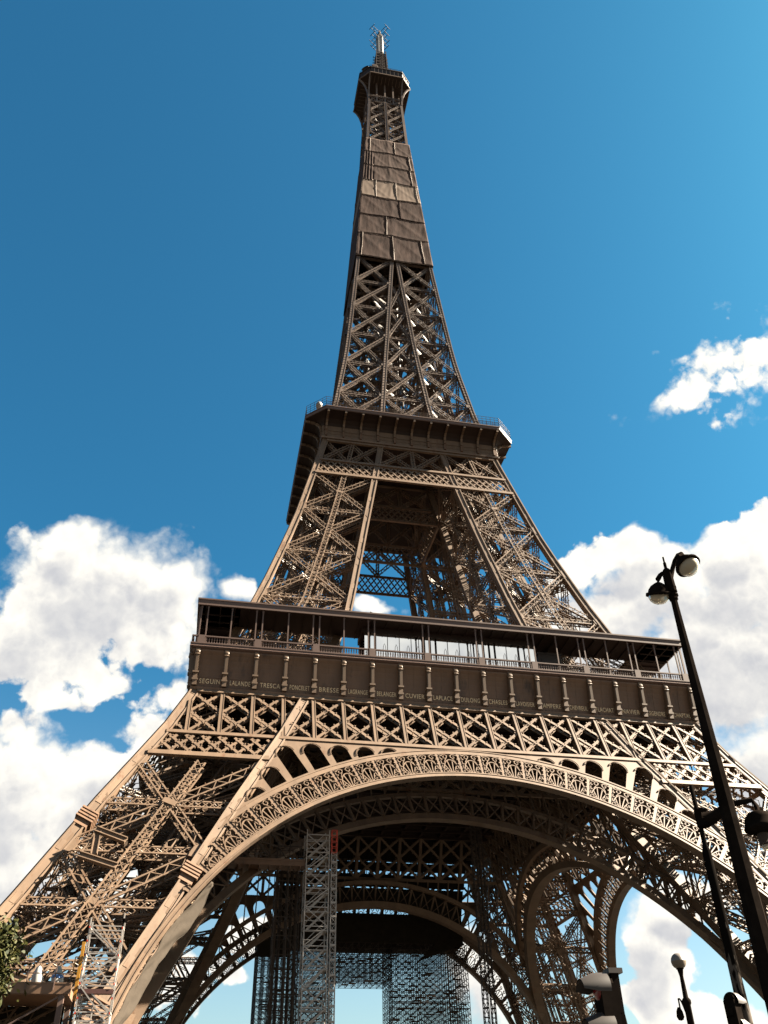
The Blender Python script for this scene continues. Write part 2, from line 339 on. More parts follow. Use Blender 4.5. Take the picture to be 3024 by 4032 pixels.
# ------------------------------------------------------------------ legs
FACES = {  # leg in the front-left quadrant: point on a leg face from s (outer -> inner edge) and z, with outward normal
    'outer_front': (lambda s, z: V(-W(z) + s * (W(z) - I(z)), -W(z), z), (0, -1, 0)),
    'outer_left': (lambda s, z: V(-W(z), -W(z) + s * (W(z) - I(z)), z), (-1, 0, 0)),
    'inner_right': (lambda s, z: V(-I(z), -W(z) + s * (W(z) - I(z)), z), (1, 0, 0)),
    'inner_back': (lambda s, z: V(-W(z) + s * (W(z) - I(z)), -I(z), z), (0, 1, 0))}
def fnormal(P, n0, z):
    a = P(.9, z) - P(.1, z); b = P(.5, z + .5) - P(.5, z - .5); n = nrm(np.cross(a, b))
    return n if np.dot(n, n0) > 0 else -n
def chords(z0, z1, c, step, ridge=.12, plates=True):
    mb = MB(); zs = list(np.linspace(z0, z1, max(2, int(round((z1 - z0) / step)) + 1)))
    for fx in (0, 1):
        for fy in (0, 1):
            def P(z):
                i = I(z); w = W(z)
                if w - i < 2.2 * c and (fx or fy): pass
                return V((-w + c / 2) if not fx else (-i - c / 2), (-w + c / 2) if not fy else (-i - c / 2), z)
            for a, b in zip(zs[:-1], zs[1:]):
                A, B = P(a), P(b); mb.s(A, B, c, c, (0, -1, 0))
                t = nrm(B - A)
                for n in ((0, -1, 0), (-1, 0, 0)):
                    n = V(*n); sg = 1 if ((n[1] and not fy) or (n[0] and not fx)) else -1
                    nn = nrm(n * sg - t * np.dot(n * sg, t)); s = np.cross(t, nn)
                    for e in (-1, 1):   # raised edge angles
                        o = nn * (c / 2 + ridge / 2 - .001) + s * e * (c / 2 - .09)
                        mb.s(A + o, B + o, .18, ridge, nn)
                    if plates:
                        o = nn * (c / 2 + .015); mb.s(A + o - t * .6, A + o + t * .6, c - .4, .03, nn)
    return mb
def gusset(mb, P, n, z, s, dirn, size, th=.12):
    """plate where a leg chord meets the braces: a rounded tongue pointing into the panel"""
    a = P(s, z); b = nrm(P(s, z + 1) - P(s, z - 1)); e = nrm(P(s + dirn * .1, z) - P(s, z))
    pts = []
    for k, (x, y) in enumerate([(0, -1.35), (.30, -1.05), (.55, -.62), (1.05, -.5), (1.1, 0), (1.05, .5), (.55, .62), (.30, 1.05), (0, 1.35)]):
        pts.append(a + b * y * size + e * x * size + n * .05)
    mb.poly(pts, -n * th)
def leg_face(P, n0, zb, w, d, fl, pitch, post=True, mid=True, bounds=True, gs=1.3, nub=0, inner=False, cs=.07, x=False, lw=.11, hw=None, starplate=True, cross=True):
    mb = MB(); hw = hw or w
    for k, (z1, z0) in enumerate(zip(zb[:-1], zb[1:])):
        zm = (z0 + z1) / 2; n = fnormal(P, n0, zm)
        if cross:
            lat(mb, P(cs, z1 - .4), P(1 - cs, z0 + .4), n, w, d, fl, pitch, lw, x, nub)
            lat(mb, P(1 - cs, z1 - .4) - n * .08, P(cs, z0 + .4) - n * .08, n, w, d, fl, pitch, lw, x, nub)
        if post: lat(mb, P(.5, z1) + n * .06, P(.5, z0) + n * .06, n, w, d, fl, pitch * .9, lw, True, nub)
        if mid: lat(mb, P(cs, zm) - n * .14, P(1 - cs, zm) - n * .14, n, hw, d, fl, hw * .8, lw, True, nub)
        if bounds: lat(mb, P(cs * .6, z0) - n * .1, P(1 - cs * .6, z0) - n * .1, n, hw, d, fl, hw * .9, lw, True, nub)
        if starplate:
            c = P(.5, zm); t = nrm(P(.5, zm + 1) - P(.5, zm - 1)); s = np.cross(t, n)
            g = w * .62; mb.poly([c + n * .08 + s * g * a + t * g * b for a, b in ((-1.1, -.5), (1.1, -.5), (1.1, .5), (-1.1, .5))], -n * .1)
        for s_, dr in ((.02, 1), (.98, -1)):
            if gs:
                gusset(mb, P, n, z0, s_, dr, gs)
                if mid: gusset(mb, P, n, zm, s_, dr, gs * .6)
                if k == 0: gusset(mb, P, n, z1 - .2, s_, dr, gs * .8)
    return mb
def add_leg(name, zc0, zc1, c, step, zbs, mtl, kw_outer, kw_inner, extra=None):
    cmb = chords(zc0, zc1, c, step); dia = extra[2][1]
    for a in 'ABWDN': getattr(cmb, a).extend(getattr(dia, a))
    leg = cmb.build(name, mtl, TOWER); extra = extra[:2]
    for key, (P, n0) in FACES.items():
        kw = kw_outer if key.startswith('outer') else kw_inner
        leg_face(P, n0, zbs[0] if key.startswith('outer') else zbs[1], **kw).build('cross_bracing', mtl, leg)
    if extra:
        for nm, mb, mm in extra: mb.build(nm, mm, leg)
    rot4(leg)
    return leg
def leg_inside(z0, z1, n, tw=.9, rail=.28):
    """inclined lift track, zigzag staircase and horizontal frames inside one leg"""
    tr, stc, dia = MB(), MB(), MB()
    zs = np.linspace(z0, z1, n)
    def Q(a, b, z): w, i = W(z), I(z); return V(-w + a * (w - i), -w + b * (w - i), z)
    for a, b in zip(zs[:-1], zs[1:]):
        for (x, y) in ((.40, .40), (.62, .40), (.40, .62), (.62, .62)):
            lat(tr, Q(x, y, a), Q(x, y, b), (0, -1, 0), tw, .5, .13, 1.3, .09)
        for (x, y) in ((.45, .5), (.57, .5)): tr.s(Q(x, y, a), Q(x, y, b), rail, .5)
        tr.s(Q(.40, .40, a), Q(.62, .62, a), .25, .35); tr.s(Q(.62, .40, a), Q(.40, .62, a), .25, .35)
        # horizontal frame
        for p, q in (((0.04, 0.04), (.96, .96)), ((.96, .04), (.04, .96)), ((.5, .04), (.5, .96)), ((.04, .5), (.96, .5))):
            lat(dia, Q(*p, a), Q(*q, a), (0, 0, 1), .7, .4, .14, .9, .08, True, side=False)
    m = (n - 1) * 3; zz = np.linspace(z0 + .5, z1 - .5, m + 1)
    for k in range(m):
        a, b = zz[k], zz[k + 1]; x0, x1 = (.14, .34) if k % 2 == 0 else (.34, .14)
        for y in (.16, .23):
            stc.s(Q(x0, y, a), Q(x1, y, b), .22, .06, (0, -1, 0)); stc.s(Q(x0, y, a) + V(0, 0, 1.1), Q(x1, y, b) + V(0, 0, 1.1), .07, .05)
            for f in np.linspace(0, 1, 6): p = Q(x0, y, a) * (1 - f) + Q(x1, y, b) * f; stc.s(p, p + V(0, 0, 1.1), .05, .05)
        stc.s(Q(x1, .15, b), Q(x1, .24, b), 1.2, .08, (0, 0, 1))
    return [('lift_track', tr, IRON), ('staircase', stc, IRON), ('horizontal_frame', dia, IRON)]
lo_o = dict(w=1.1, d=1.0, fl=.17, pitch=1.0, gs=1.5, nub=1.1, lw=.09, hw=.95)
lo_i = dict(w=1.0, d=.8, fl=.2, pitch=1.3, gs=1.3, lw=.12)
LOWB = [39.6, 28.2, 16.8, 5.4]
add_leg('lower_leg', 0.0, 56.0, 1.15, 5.6, (LOWB, [50.0] + LOWB), IRON, lo_o, lo_i, leg_inside(1, 50, 8))
mi_o = dict(w=.9, d=.8, fl=.14, pitch=.85, gs=1.0, nub=1.0, lw=.075, mid=False, hw=.75)
mi_i = dict(w=.8, d=.6, fl=.17, pitch=1.0, gs=.9, lw=.10, mid=False)
MIDB = [101.8, 92.1, 81.4, 70.6, 60.0]
add_leg('middle_leg', 57.2, 112.2, 1.0, 5.5, (MIDB, [111.5] + MIDB), IRON, mi_o, mi_i, leg_inside(58, 111, 6, .7, .25))
UPB = [180.2, 170.0, 159.8, 149.4, 138.9, 128.2, 117.0]
# upper shaft: chords and braces, merging at the top of the opening
def upper_frames(dia):
    for z in UPB[1:]:
        w, i = W(z), I(z)
        for p, q in (((-w + 1, -w + 1), (-i, -i)), ((-w + 1, -i), (-i, -w + 1)), ((-w + 1, -w + 1), (0, -w * .3)), ((-w + 1, -w + 1), (-w * .3, 0)), ((-i, -w + 1), (-i, 0)), ((-w + 1, -i), (0, -i)), ((-w * .6, -w + 1), (-w * .6, 0)), ((-w + 1, -w * .6), (0, -w * .6))):
            lat(dia, V(*p, z), V(*q, z), (0, 0, 1), .6, .35, .14, .9, .09, True, side=False)
def upper_leg():
    mb = MB(); zs = list(np.linspace(116, 180.2, 13)); c0 = .8
    def corner(fx, fy, z, c): w, i = W(z), I(z); return V(-w + c / 2 if not fx else -max(i, .12) - c / 2, -w + c / 2 if not fy else -max(i, .12) - c / 2, z)
    for fx, fy in ((0, 0), (1, 0), (0, 1)):
        for a, b in zip(zs[:-1], zs[1:]):
            A, B = corner(fx, fy, a, c0), corner(fx, fy, b, c0); mb.s(A, B, c0, c0); t = nrm(B - A)
            for n in (V(0, -1, 0), V(-1, 0, 0)):
                nn = nrm(n - t * np.dot(n, t)); s = np.cross(t, nn)
                for e in (-1, 1): o = nn * (c0 / 2 + .03) + s * e * (c0 / 2 - .07); mb.s(A + o, B + o, .14, .07, nn)
                K = 6
                for i in range(K):
                    p = A + t * np.linalg.norm(B - A) * (i + .5) / K
                    for e in (-1, 1): q = p + s * e * (c0 / 2 + .07); mb.s(q, q + nn * .13, .15, .15, s)
    upper_frames(mb)
    leg = mb.build('upper_leg', IRONU, TOWER)
    for key in ('outer_front', 'outer_left'):
        P, n0 = FACES[key]; mb = MB()
        for z1, z0 in zip(UPB[:-1], UPB[1:]):
            n = fnormal(P, n0, (z0 + z1) / 2); c = .09
            lat(mb, P(c, z0 + .5), P(1 - c, z1 - .6), n, .7, .5, .14, .7, .075, False, 1.0)
            lat(mb, P(c, z1 - .5) - n * .25, P(1 - c, z0 + .5) - n * .25, n, .7, .5, .14, .7, .075, False, 1.0)
            lat(mb, P(c, z0) - n * .35, P(1 - c, z0) - n * .35, n, .8, .5, .15, .8, .09, True, 1.0)
            for s_, dr in ((.05, 1), (.95, -1)): gusset(mb, P, n, z0, s_, dr, .75, .1)
        mb.build('cross_bracing', IRONU, leg)
    for key in ('inner_right', 'inner_back'):
        P, n0 = FACES[key]; mb = MB()
        for z1, z0 in zip(UPB[1:-1], UPB[2:]):
            n = fnormal(P, n0, (z0 + z1) / 2)
            lat(mb, P(.1, z0), P(.9, z1), n, .6, .3, .14, .9, .08); lat(mb, P(.1, z1), P(.9, z0), n, .6, .3, .14, .9, .08)
            lat(mb, P(.1, z0), P(.9, z0), n, .6, .3, .14, .9, .08)
        mb.build('cross_bracing', IRONU, leg)
    rot4(leg)
upper_leg()
# braces between the inner chords on each face of the upper shaft
mb = MB()
for z1, z0 in zip(UPB[1:-1], UPB[2:]):
    a1, a0 = I(z1) + .1, I(z0) + .1; n = nrm(V(0, -1, .2))
    if a0 > 1.2:
        lat(mb, FO(-a0, z0 + .5, -.1), FO(a1, z1 - .5, -.1), n, .6, .4, .14, .75, .08, False, 1.0)
        lat(mb, FO(-a1, z1 - .5, -.3), FO(a0, z0 + .5, -.3), n, .6, .4, .14, .75, .08, False, 1.0)
    lat(mb, FO(-a0, z0, -.3), FO(a0, z0, -.3), n, .7, .4, .14, .75, .08, True, 1.0)
rot4(mb.build('middle_bracing', IRONU, TOWER))
# slender shaft above, partly behind the nets
ZS = [180.2, 190.4, 199.3, 208.3, 216.9, 225.1, 232.8, 240.3, 246.4, 252.3, 258.2, 264.2]
mb = MB(); c = .75
for a, b in zip(ZS[:-1], ZS[1:]):
    n = nrm(V(0, -1, .07))
    A, B = V(-W(a) + c / 2, -W(a) + c / 2, a), V(-W(b) + c / 2, -W(b) + c / 2, b); mb.s(A, B, c, c)
    A, B = FO(0, a, -.25), FO(0, b, -.25); mb.s(A, B, .6, .5, n)
    for e in (-1, 1):
        mb.s(A + V(e * .25, -.27, 0), B + V(e * .25, -.27, 0), .12, .06, n)
    for i in range(10):
        f = (i + .5) / 10
        for e in (-1, 1):
            p = A * (1 - f) + B * f + V(e * .38, -.22, 0); mb.s(p, p + n * .2, .2, .2)
            p = V(-W(a) + c / 2, -W(a) + c / 2, a) * (1 - f) + V(-W(b) + c / 2, -W(b) + c / 2, b) * f + V(.48, -.36, 0); mb.s(p, p + n * .2, .2, .2)
    for sg in (-1, 1):
        lat(mb, FO(-(W(a) - .7), a + .3, -.05) * V(1, 1, 1), FO(-.3, b - .3, -.05), n, .55, .4, .13, .7, .08, False, .8) if sg < 0 else lat(mb, FO(.3, a + .3, -.05), FO(W(b) - .7, b - .3, -.05), n, .55, .4, .13, .7, .08, False, .8)
        lat(mb, FO(sg * (W(b) - .7), b - .3, -.3), FO(sg * .3, a + .3, -.3), n, .5, .4, .13, .7, .08, False, .8) if sg < 0 else lat(mb, FO(.3, b - .3, -.3), FO(W(a) - .7, a + .3, -.3), n, .5, .4, .13, .7, .08, False, .8)
    lat(mb, FO(-W(a) + .6, a, -.35), FO(W(a) - .6, a, -.35), n, .5, .4, .13, .7, .08, True)
    lat(mb, V(-W(a) + .6, -W(a) + .6, a), V(0, 0, a), (0, 0, 1), .5, .3, .13, .8, .08, True); lat(mb, V(0, -W(a) + .6, a), V(0, 0, a), (0, 0, 1), .5, .3, .13, .8, .08, True)
rot4(mb.build('shaft_lattice', IRONU, TOWER))
# lift guides and stair core in the upper shaft
mb = MB()
for z0 in np.arange(118, 264, 9.0):
    z1 = min(z0 + 9, 264.)
    for x, y in ((-1.7, -1.7), (1.7, -1.7), (1.7, 1.7), (-1.7, 1.7), (-1.7, 0), (1.7, 0)):
        lat(mb, V(x, y, z0), V(x, y, z1), (0, -1, 0), .6, .5, .15, .9, .09)
    for k in range(3):
        a = z0 + k * 3; mb.s((-1.2, -1.2, a), (1.2, -1.2, a + 1.5), .8, .08, (0, 0, 1)); mb.s((1.2, 1.2, a + 1.5), (-1.2, 1.2, a + 3), .8, .08, (0, 0, 1))
    mb.s((-1.9, 0, z0), (1.9, 0, z0), 3.6, .12, (0, 0, 1))
for x, y in ((-3.0, -1.2), (-2.6, -1.6), (2.5, 1.0), (-2.2, 2.4), (2.9, -1.4), (2.3, -2.6)):
    mb.tube([V(x, y, 118), V(x * .75, y * .75, 180), V(x * .6, y * .6, 262)], .16, 6)
mb.build('lift_guides', IRONU, TOWER)

# ------------------------------------------------------------------ girder, spandrel and arch of the first storey
PT = 3.83
def girder(F, mbname, outer=True):
    mb = MB(); n = nrm(V(0, -.9, .43))
    lim = lambda z: (W(z) if outer else I(z)) - (.9 if outer else .3)
    z0, z1 = 44.1, 50.5
    # flange plates
    for za, zb_, th in ((43.72, 44.15, .22), (50.4, 50.95, .4)):
        if outer or True: mb.s(F(-lim(za), (za + zb_) / 2, .02), F(lim(za), (za + zb_) / 2, .02), (zb_ - za) * 1.12, th, n)
    if outer:
        for sg in (-1, 1):
            mb.s(F(sg * (lim(40.5)), 40.55, .02), F(sg * (I(40.5) + .3), 40.55, .02), .62, .4, n)
    # verticals
    for k in range(-10, 11):
        u = k * PT
        ztop, zbot = z1, z0
        if abs(u) > lim(z0): continue
        if abs(u) > lim(z1):
            zz = np.linspace(z0, z1, 60); ok = [z for z in zz if abs(u) < lim(z)]; ztop = max(ok) if ok else z0
        if ztop - zbot > .8:
            mb.s(F(u, zbot, .0), F(u, ztop, .0), .48, .2, n); mb.s(F(u, zbot, -.7), F(u, ztop, -.7), .48, .15, n)
            for e in (-1, 1):
                mb.s(F(u + e * .2, zbot, .12), F(u + e * .2, ztop, .12), .08, .06, n)
                mb.s(F(u + e * .12, zbot, -.35), F(u + e * .12, ztop, -.35), .05, .7, n)
    def diag(ua, za, ub, zb_, off, w, nub=True, inn=None):
        fs = np.linspace(0, 1, 81); ok = []
        for f in fs:
            u, z = ua + (ub - ua) * f, za + (zb_ - za) * f
            good = abs(u) < lim(z) and (inn is None or abs(u) > I(z) + .2)
            ok.append(good)
        i = 0
        while i < len(fs):
            if ok[i]:
                j = i
                while j + 1 < len(fs) and ok[j + 1]: j += 1
                if j - i > 4:
                    g0, g1 = fs[i], fs[j]
                    A = F(ua + (ub - ua) * g0, za + (zb_ - za) * g0, off); B = F(ua + (ub - ua) * g1, za + (zb_ - za) * g1, off)
                    mb.s(A, B, w, .10, n)
                    if inn is None: mb.s(A - n * .55, B - n * .55, w, .08, n)
                    t = nrm(B - A); L = np.linalg.norm(B - A); s = np.cross(t, n); K = int(L / .95)
                    for q in range(K):
                        p = A + t * (q + .5) * L / K
                        for e in (-1, 1):
                            if nub: mb.s(p + s * e * (w / 2 + .08) - n * .05, p + s * e * (w / 2 + .08) + n * .12, .14, .14, s)
                        if inn is None: mb.s(p - n * .05, p - n * .5, .07, .3, s)
                i = j + 1
            else: i += 1
    for k in range(-12, 12):
        diag(k * PT, z1, (k + 2) * PT, z0, -.03, .36); diag(k * PT, z0, (k + 2) * PT, z1, -.08, .36)
    if outer:
        p = PT / 2; z0b, z1b = 40.75, 43.45
        for k in range(-24, 24):
            diag(k * p, z1b, (k + 1.5) * p, z0b, -.03, .34, True, True); diag(k * p, z0b, (k + 1.5) * p, z1b, -.09, .34, True, True)
    return mb
rot4(girder(FO, 'g', True).build('girder', IRON, TOWER))
rot4(girder(FI, 'g', False).build('inner_girder', IRON, TOWER))

ZC = 1.0   # height of the arches' centre
def APt(F, R_, th, off=0.0): return F(R_ * math.sin(th), ZC + R_ * math.cos(th), off)
def arch(F, outer=True):
    mb = MB(); T = R(86 if outer else 84); N = 96; ths = np.linspace(-T, T, N + 1)
    def inside(R_, th, m=.2): z = ZC + R_ * math.cos(th); return abs(R_ * math.sin(th)) < (I(z) + m)
    rails = [(38.62, 39.22, 1.3, .1), (42.0, 42.7, .9, .05)] if outer else [(38.4, 39.3, 1.6, 0), (42.0, 42.6, .8, 0)]
    for ri, ro, dp, off in rails:
        for a, b in zip(ths[:-1], ths[1:]):
            if ri > 40 and not (inside(ri, a, .6) and inside(ri, b, .6)): continue
            if ZC + ri * math.cos(a) < 2: continue
            n = nrm(V(0, -.9, .43)); back = V(0, dp, 0)
            pts = [APt(F, ri, a, off), APt(F, ri, b, off), APt(F, ro, b, off), APt(F, ro, a, off)]
            mb.poly(pts, back)
        # narrow raised edging on the rail
        if outer:
            for a, b in zip(ths[:-1], ths[1:]):
                if ri > 40 and not (inside(ri, a, .6) and inside(ri, b, .6)): continue
                for rr in (ri + .07, ro - .07):
                    mb.s(APt(F, rr, a, off + .03), APt(F, rr, b, off + .03), .13, .07, (0, -.9, .43))
    return mb
def arch_ornament(F, posts=False):
    mb = MB(); n = nrm(V(0, -.9, .43)); dth = R(3.75); off = .0
    def line(pts, w, d=.14, o=0.0):
        for a, b in zip(pts[:-1], pts[1:]): mb.s(APt(F, a[0], a[1], off + o), APt(F, b[0], b[1], off + o), w, d, n)
    for k in range(-22, 23):
        c = k * dth
        def lim(th):
            r = 42.0
            while r > 39.0:
                z = ZC + r * math.cos(th)
                if abs(r * math.sin(th)) < I(z) + .3: break
                r -= .1
            return r
        for e in ((-.5,) if k < 22 else (-.5, .5)):
            th = c + e * dth; ro = lim(th)
            if posts and ro - 39.2 > .5:
                line([(39.2, th), (ro, th)], .52, .16); line([(39.2, th), (ro, th)], .52, .12, -.7)
                for sg in (-1, 1): line([(39.2, th + sg * .22 / 40.5), (ro, th + sg * .22 / 40.5)], .09, .1, .1)
                for sg in (-1, 1):
                    for q in (39.7, 40.4, 41.1, 41.7):
                        if q < ro: p = APt(F, q, th + sg * .34 / 40.5, .05); mb.s(p, p + n * .16, .17, .17)
        ro = min(lim(c - dth * .45), lim(c + dth * .45)); h = ro - 39.2
        if h < .8 or posts: continue
        hw = dth / 2 - .36 / 40.5; half = hw * 40.5; sc = min(1, h / 2.8)
        # arc over the fan
        cc = 39.2 + .2 * sc; ra = min(half * .98, h * .62)
        arc = [(cc + h * .60 * math.sin(t), c + ra * math.cos(t) / 40.5) for t in np.linspace(0.05, math.pi - .05, 15)]
        line(arc, .115, .2); 
        arc2 = [(cc + h * .60 * math.sin(t) * .86, c + ra * .84 * math.cos(t) / 40.5) for t in np.linspace(0.3, math.pi - .3, 11)]
        for t in (.62, 1.22, 1.92, 2.52):
            line([(39.2, c + .10 * math.cos(t)), (cc + h * .60 * math.sin(t), c + ra * math.cos(t) / 40.5)][:2] if False else [(39.2, c + .28 * math.cos(t) / 40.5), (cc + h * .60 * math.sin(t), c + ra * math.cos(t) / 40.5)], .115, .14)
        # scrolls at the four corners
        for sg in (-1, 1):
            for (r_c, th_c, r_s, ph0, dirn) in ((ro - .46 * sc, c + sg * (hw - .44 / 40.5), .40 * sc, 0.5, 1), (39.2 + .36 * sc, c + sg * (hw - .32 / 40.5), .30 * sc, -1.2, -1)):
                sp_ = []
                for q in np.linspace(0, 2.3 * math.pi, 14):
                    rr = r_s * (1 - q / (3.3 * math.pi)); ph = ph0 + dirn * q
                    sp_.append((r_c + rr * math.sin(ph), th_c + sg * rr * math.cos(ph) / 40.5))
                line(sp_, .085, .2)
            line([(cc + h * .6 * .8, c + sg * ra * .75 / 40.5), (ro - .25, c + sg * .15 / 40.5)], .08, .16)
    return mb
def plate2d(outline, holes, F, off, th):
    cu = bpy.data.curves.new('plate', 'CURVE'); cu.dimensions = '2D'; cu.fill_mode = 'BOTH'; cu.extrude = th / 2
    for pts in [outline] + holes:
        s = cu.splines.new('POLY'); s.points.add(len(pts) - 1); s.use_cyclic_u = True
        for p, q in zip(s.points, pts): p.co = (q[0], q[1], 0, 1)
    o = bpy.data.objects.new('plate', cu); col.objects.link(o)
    me = bpy.data.meshes.new_from_object(o.evaluated_get(bpy.context.evaluated_depsgraph_get()))
    bpy.data.objects.remove(o); bpy.data.curves.remove(cu)
    for v in me.vertices:
        p = F(v.co.x, v.co.y, off + (v.co.z)); v.co = p
    me.update(); return me
def mesh_obj(name, me, m, parent=None):
    me.name = name; me.materials.clear(); me.materials.append(m)
    o = bpy.data.objects.new(name, me); col.objects.link(o)
    if parent is not None: o.parent = parent
    return o
def spandrel(F):
    out = []; ztop = 43.9; Rr = 42.45
    th0 = None
    for th in np.linspace(0, R(60), 600):
        z = ZC + Rr * math.cos(th)
        if Rr * math.sin(th) > I(z) + .5: th0 = th; break
    for th in np.linspace(-th0, th0, 80): out.append((Rr * math.sin(th), ZC + Rr * math.cos(th)))
    for z in np.linspace(ZC + Rr * math.cos(th0), ztop, 8)[1:]: out.append((I(z) + .5, z))
    for z in np.linspace(ztop, ZC + Rr * math.cos(th0), 8)[:-1]: out.append((-I(z) - .5, z))
    holes = []; nubs = MB(); n = nrm(V(0, -.9, .43))
    for k in range(-14, 14):
        th = (k + .5) * R(3.9); Ri = 42.86; w = 1.05; rc = 36.0
        while True:     # largest radius at which the round head still fits under the girder and inside the leg
            q = rc + .02; zc_ = ZC + q * math.cos(th); uc_ = abs(q * math.sin(th))
            if zc_ + w > 43.22 or I(zc_) - uc_ < w * 1.10 - .05: break
            rc = q
        if rc + w - Ri < .42: continue
        pts = []
        if rc >= Ri: loc = [(-w, 0), (w, 0)] + [(w * math.cos(t), rc - Ri + w * math.sin(t)) for t in np.linspace(0, math.pi, 21)]
        else:
            a0 = math.asin((Ri - rc) / w); loc = [(-w * math.cos(a0), 0), (w * math.cos(a0), 0)] + [(w * math.cos(t), rc - Ri + w * math.sin(t)) for t in np.linspace(a0 + .05, math.pi - a0 - .05, 17)]
        for x, y in loc:
            r = Ri + y; pts.append((r * math.sin(th) + x * math.cos(th), ZC + r * math.cos(th) - x * math.sin(th)))
        for (x, y) in loc[2:]:
            r = Ri + y + .08; q = F(r * math.sin(th) + x * 1.08 * math.cos(th), ZC + r * math.cos(th) - x * 1.08 * math.sin(th), .02); nubs.s(q, q + n * .12, .11, .11)
        holes.append(pts)
    o = mesh_obj('spandrel', plate2d(out, holes, F, -.12, .2), IRON)
    return o, nubs, holes
A1 = arch(FO); po_ = arch_ornament(FO, True)
for a in 'ABWDN': getattr(A1, a).extend(getattr(po_, a))
spo, nubs, holes = spandrel(FO)
for a in 'ABWDN': getattr(A1, a).extend(getattr(nubs, a))
A1 = A1.build('arch', IRON, TOWER); spo.parent = A1
arch_ornament(FO).build('fan_ornament', IRON, A1)
rot4(A1)
A2 = arch(FI, False)
for k in range(-20, 21):
    th = k * R(3.0)
    if abs(40.7 * math.sin(th)) < I(ZC + 40.7 * math.cos(th)):
        A2.s(APt(FI, 39.2, th), APt(FI, 42.1, th), .3, .5); A2.s(APt(FI, 39.2, th), APt(FI, 42.1, th + R(3)), .15, .2); A2.s(APt(FI, 39.2, th + R(3)), APt(FI, 42.1, th), .15, .2)
for k in range(-14, 15):    # hangers up to the girder
    u = k * 1.9; zt = 44.0; zb_ = ZC + math.sqrt(max(0, 42.5 ** 2 - u * u))
    if zt - zb_ > .3: A2.s(FI(u, zb_), FI(u, zt), .2, .3)
rot4(A2.build('inner_arch', IRON, TOWER))

# collars clamped round leg chords and other fittings on the front-left leg
mb = MB()
def collar(z, fx, c=1.15):
    p = V(-W(z) + c / 2 if not fx else -I(z) - c / 2, -W(z) + c / 2, z)
    q = V(-W(z + 1) + c / 2 if not fx else -I(z + 1) - c / 2, -W(z + 1) + c / 2, z + 1); t = nrm(q - p)
    for k in range(4): a = p + t * (k * .38 - .6); mb.s(a, a + t * .2, c + .75, c + .75)
    mb.s(p - t * 1.3, p - t * .6, c + .3, c + .3)
for z, fx in ((31.4, 0), (25.6, 1), (12.9, 1)):
    mb = MB(); collar(z, fx); mb.build('chord_collar', IRONF, TOWER)
mb = MB(); n = nrm(V(0, -.9, .43))
def ibeam(A, B, w=.55):
    A, B = V(*A), V(*B); t = nrm(B - A); s = np.cross(t, n)
    mb.s(A, B, w, .08, n)
    for e in (-1, 1): mb.s(A + s * e * w / 2, B + s * e * w / 2, .1, .4, n)
ibeam((-41.7, -46.2, 29.6), (-38.6, -46.6, 28.5)); ibeam((-41.45, -46.2, 29.3), (-41.35, -47.3, 26.9)); ibeam((-42.7, -47.4, 26.8), (-39.0, -47.8, 25.7))
mb.s((-42.6, -47.2, 26.9), (-41.6, -46.3, 29.2), .14, .14); mb.s((-38.7, -46.6, 28.4), (-38.9, -44.5, 28.6), .4, .4); mb.s((-42.6, -47.3, 26.7), (-42.6, -45, 26.9), .4, .4)
mb.build('support_bracket', IRON, TOWER); mb = MB()
ibeam((-47.5, -53.2, 16.0), (-44.2, -53.6, 15.0)); ibeam((-47.2, -53.2, 15.8), (-47.15, -53.9, 13.6))
mb.build('support_bracket', IRON, TOWER)

# ------------------------------------------------------------------ loft helper for the octagonal / square decks
def octring(h, a, z): return [V(-a, -h, z), V(a, -h, z), V(h, -a, z), V(h, a, z), V(a, h, z), V(-a, h, z), V(-h, a, z), V(-h, -a, z)]
def loft(prof, top=True, bottom=False):
    mb = MB(); P = [octring(h, min(a, h), z) for h, a, z in prof]; k = mb.grid(P, True)
    if top: mb.cap(k + (len(prof) - 1) * 8, 8)
    if bottom: mb.cap(k, 8, True)
    return mb
def sq(h): return h - .02
# ------------------------------------------------------------------ first floor
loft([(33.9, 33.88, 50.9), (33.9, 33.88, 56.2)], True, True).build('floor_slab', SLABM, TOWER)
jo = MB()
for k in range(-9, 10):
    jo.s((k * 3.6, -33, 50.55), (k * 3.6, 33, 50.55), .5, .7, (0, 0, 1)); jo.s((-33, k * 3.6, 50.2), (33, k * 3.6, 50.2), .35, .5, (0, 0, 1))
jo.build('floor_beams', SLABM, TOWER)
# frieze of each side: concave plate between cornice and balcony
mb = MB()
prof = [(33.95, 50.85), (34.75, 50.85), (34.80, 51.0), (34.80, 51.22), (34.62, 51.3), (34.42, 51.34), (34.36, 51.36), (34.36, 52.9), (34.40, 53.6), (34.50, 54.4), (34.66, 55.1), (34.88, 55.7), (35.1, 56.1), (35.12, 56.32)]
mb.grid([[V(-h, -h, z), V(h, -h, z)] for h, z in prof])
for u in (np.arange(18) - 8.5) * PT:   # plate seams
    for (h0, z0), (h1, z1) in zip(prof[6:-1], prof[7:]): mb.s((u, -h0 - .01, z0), (u, -h1 - .01, z1), .05, .04)
mb.s((-34.4, -34.37, 52.72), (34.4, -34.37, 52.72), .07, .05)
for u in np.arange(-34, 34, .48): mb.s((u, -34.4, 51.5), (u, -34.5, 51.5), .12, .12)
fr = mb.build('frieze', IRONF, TOWER)
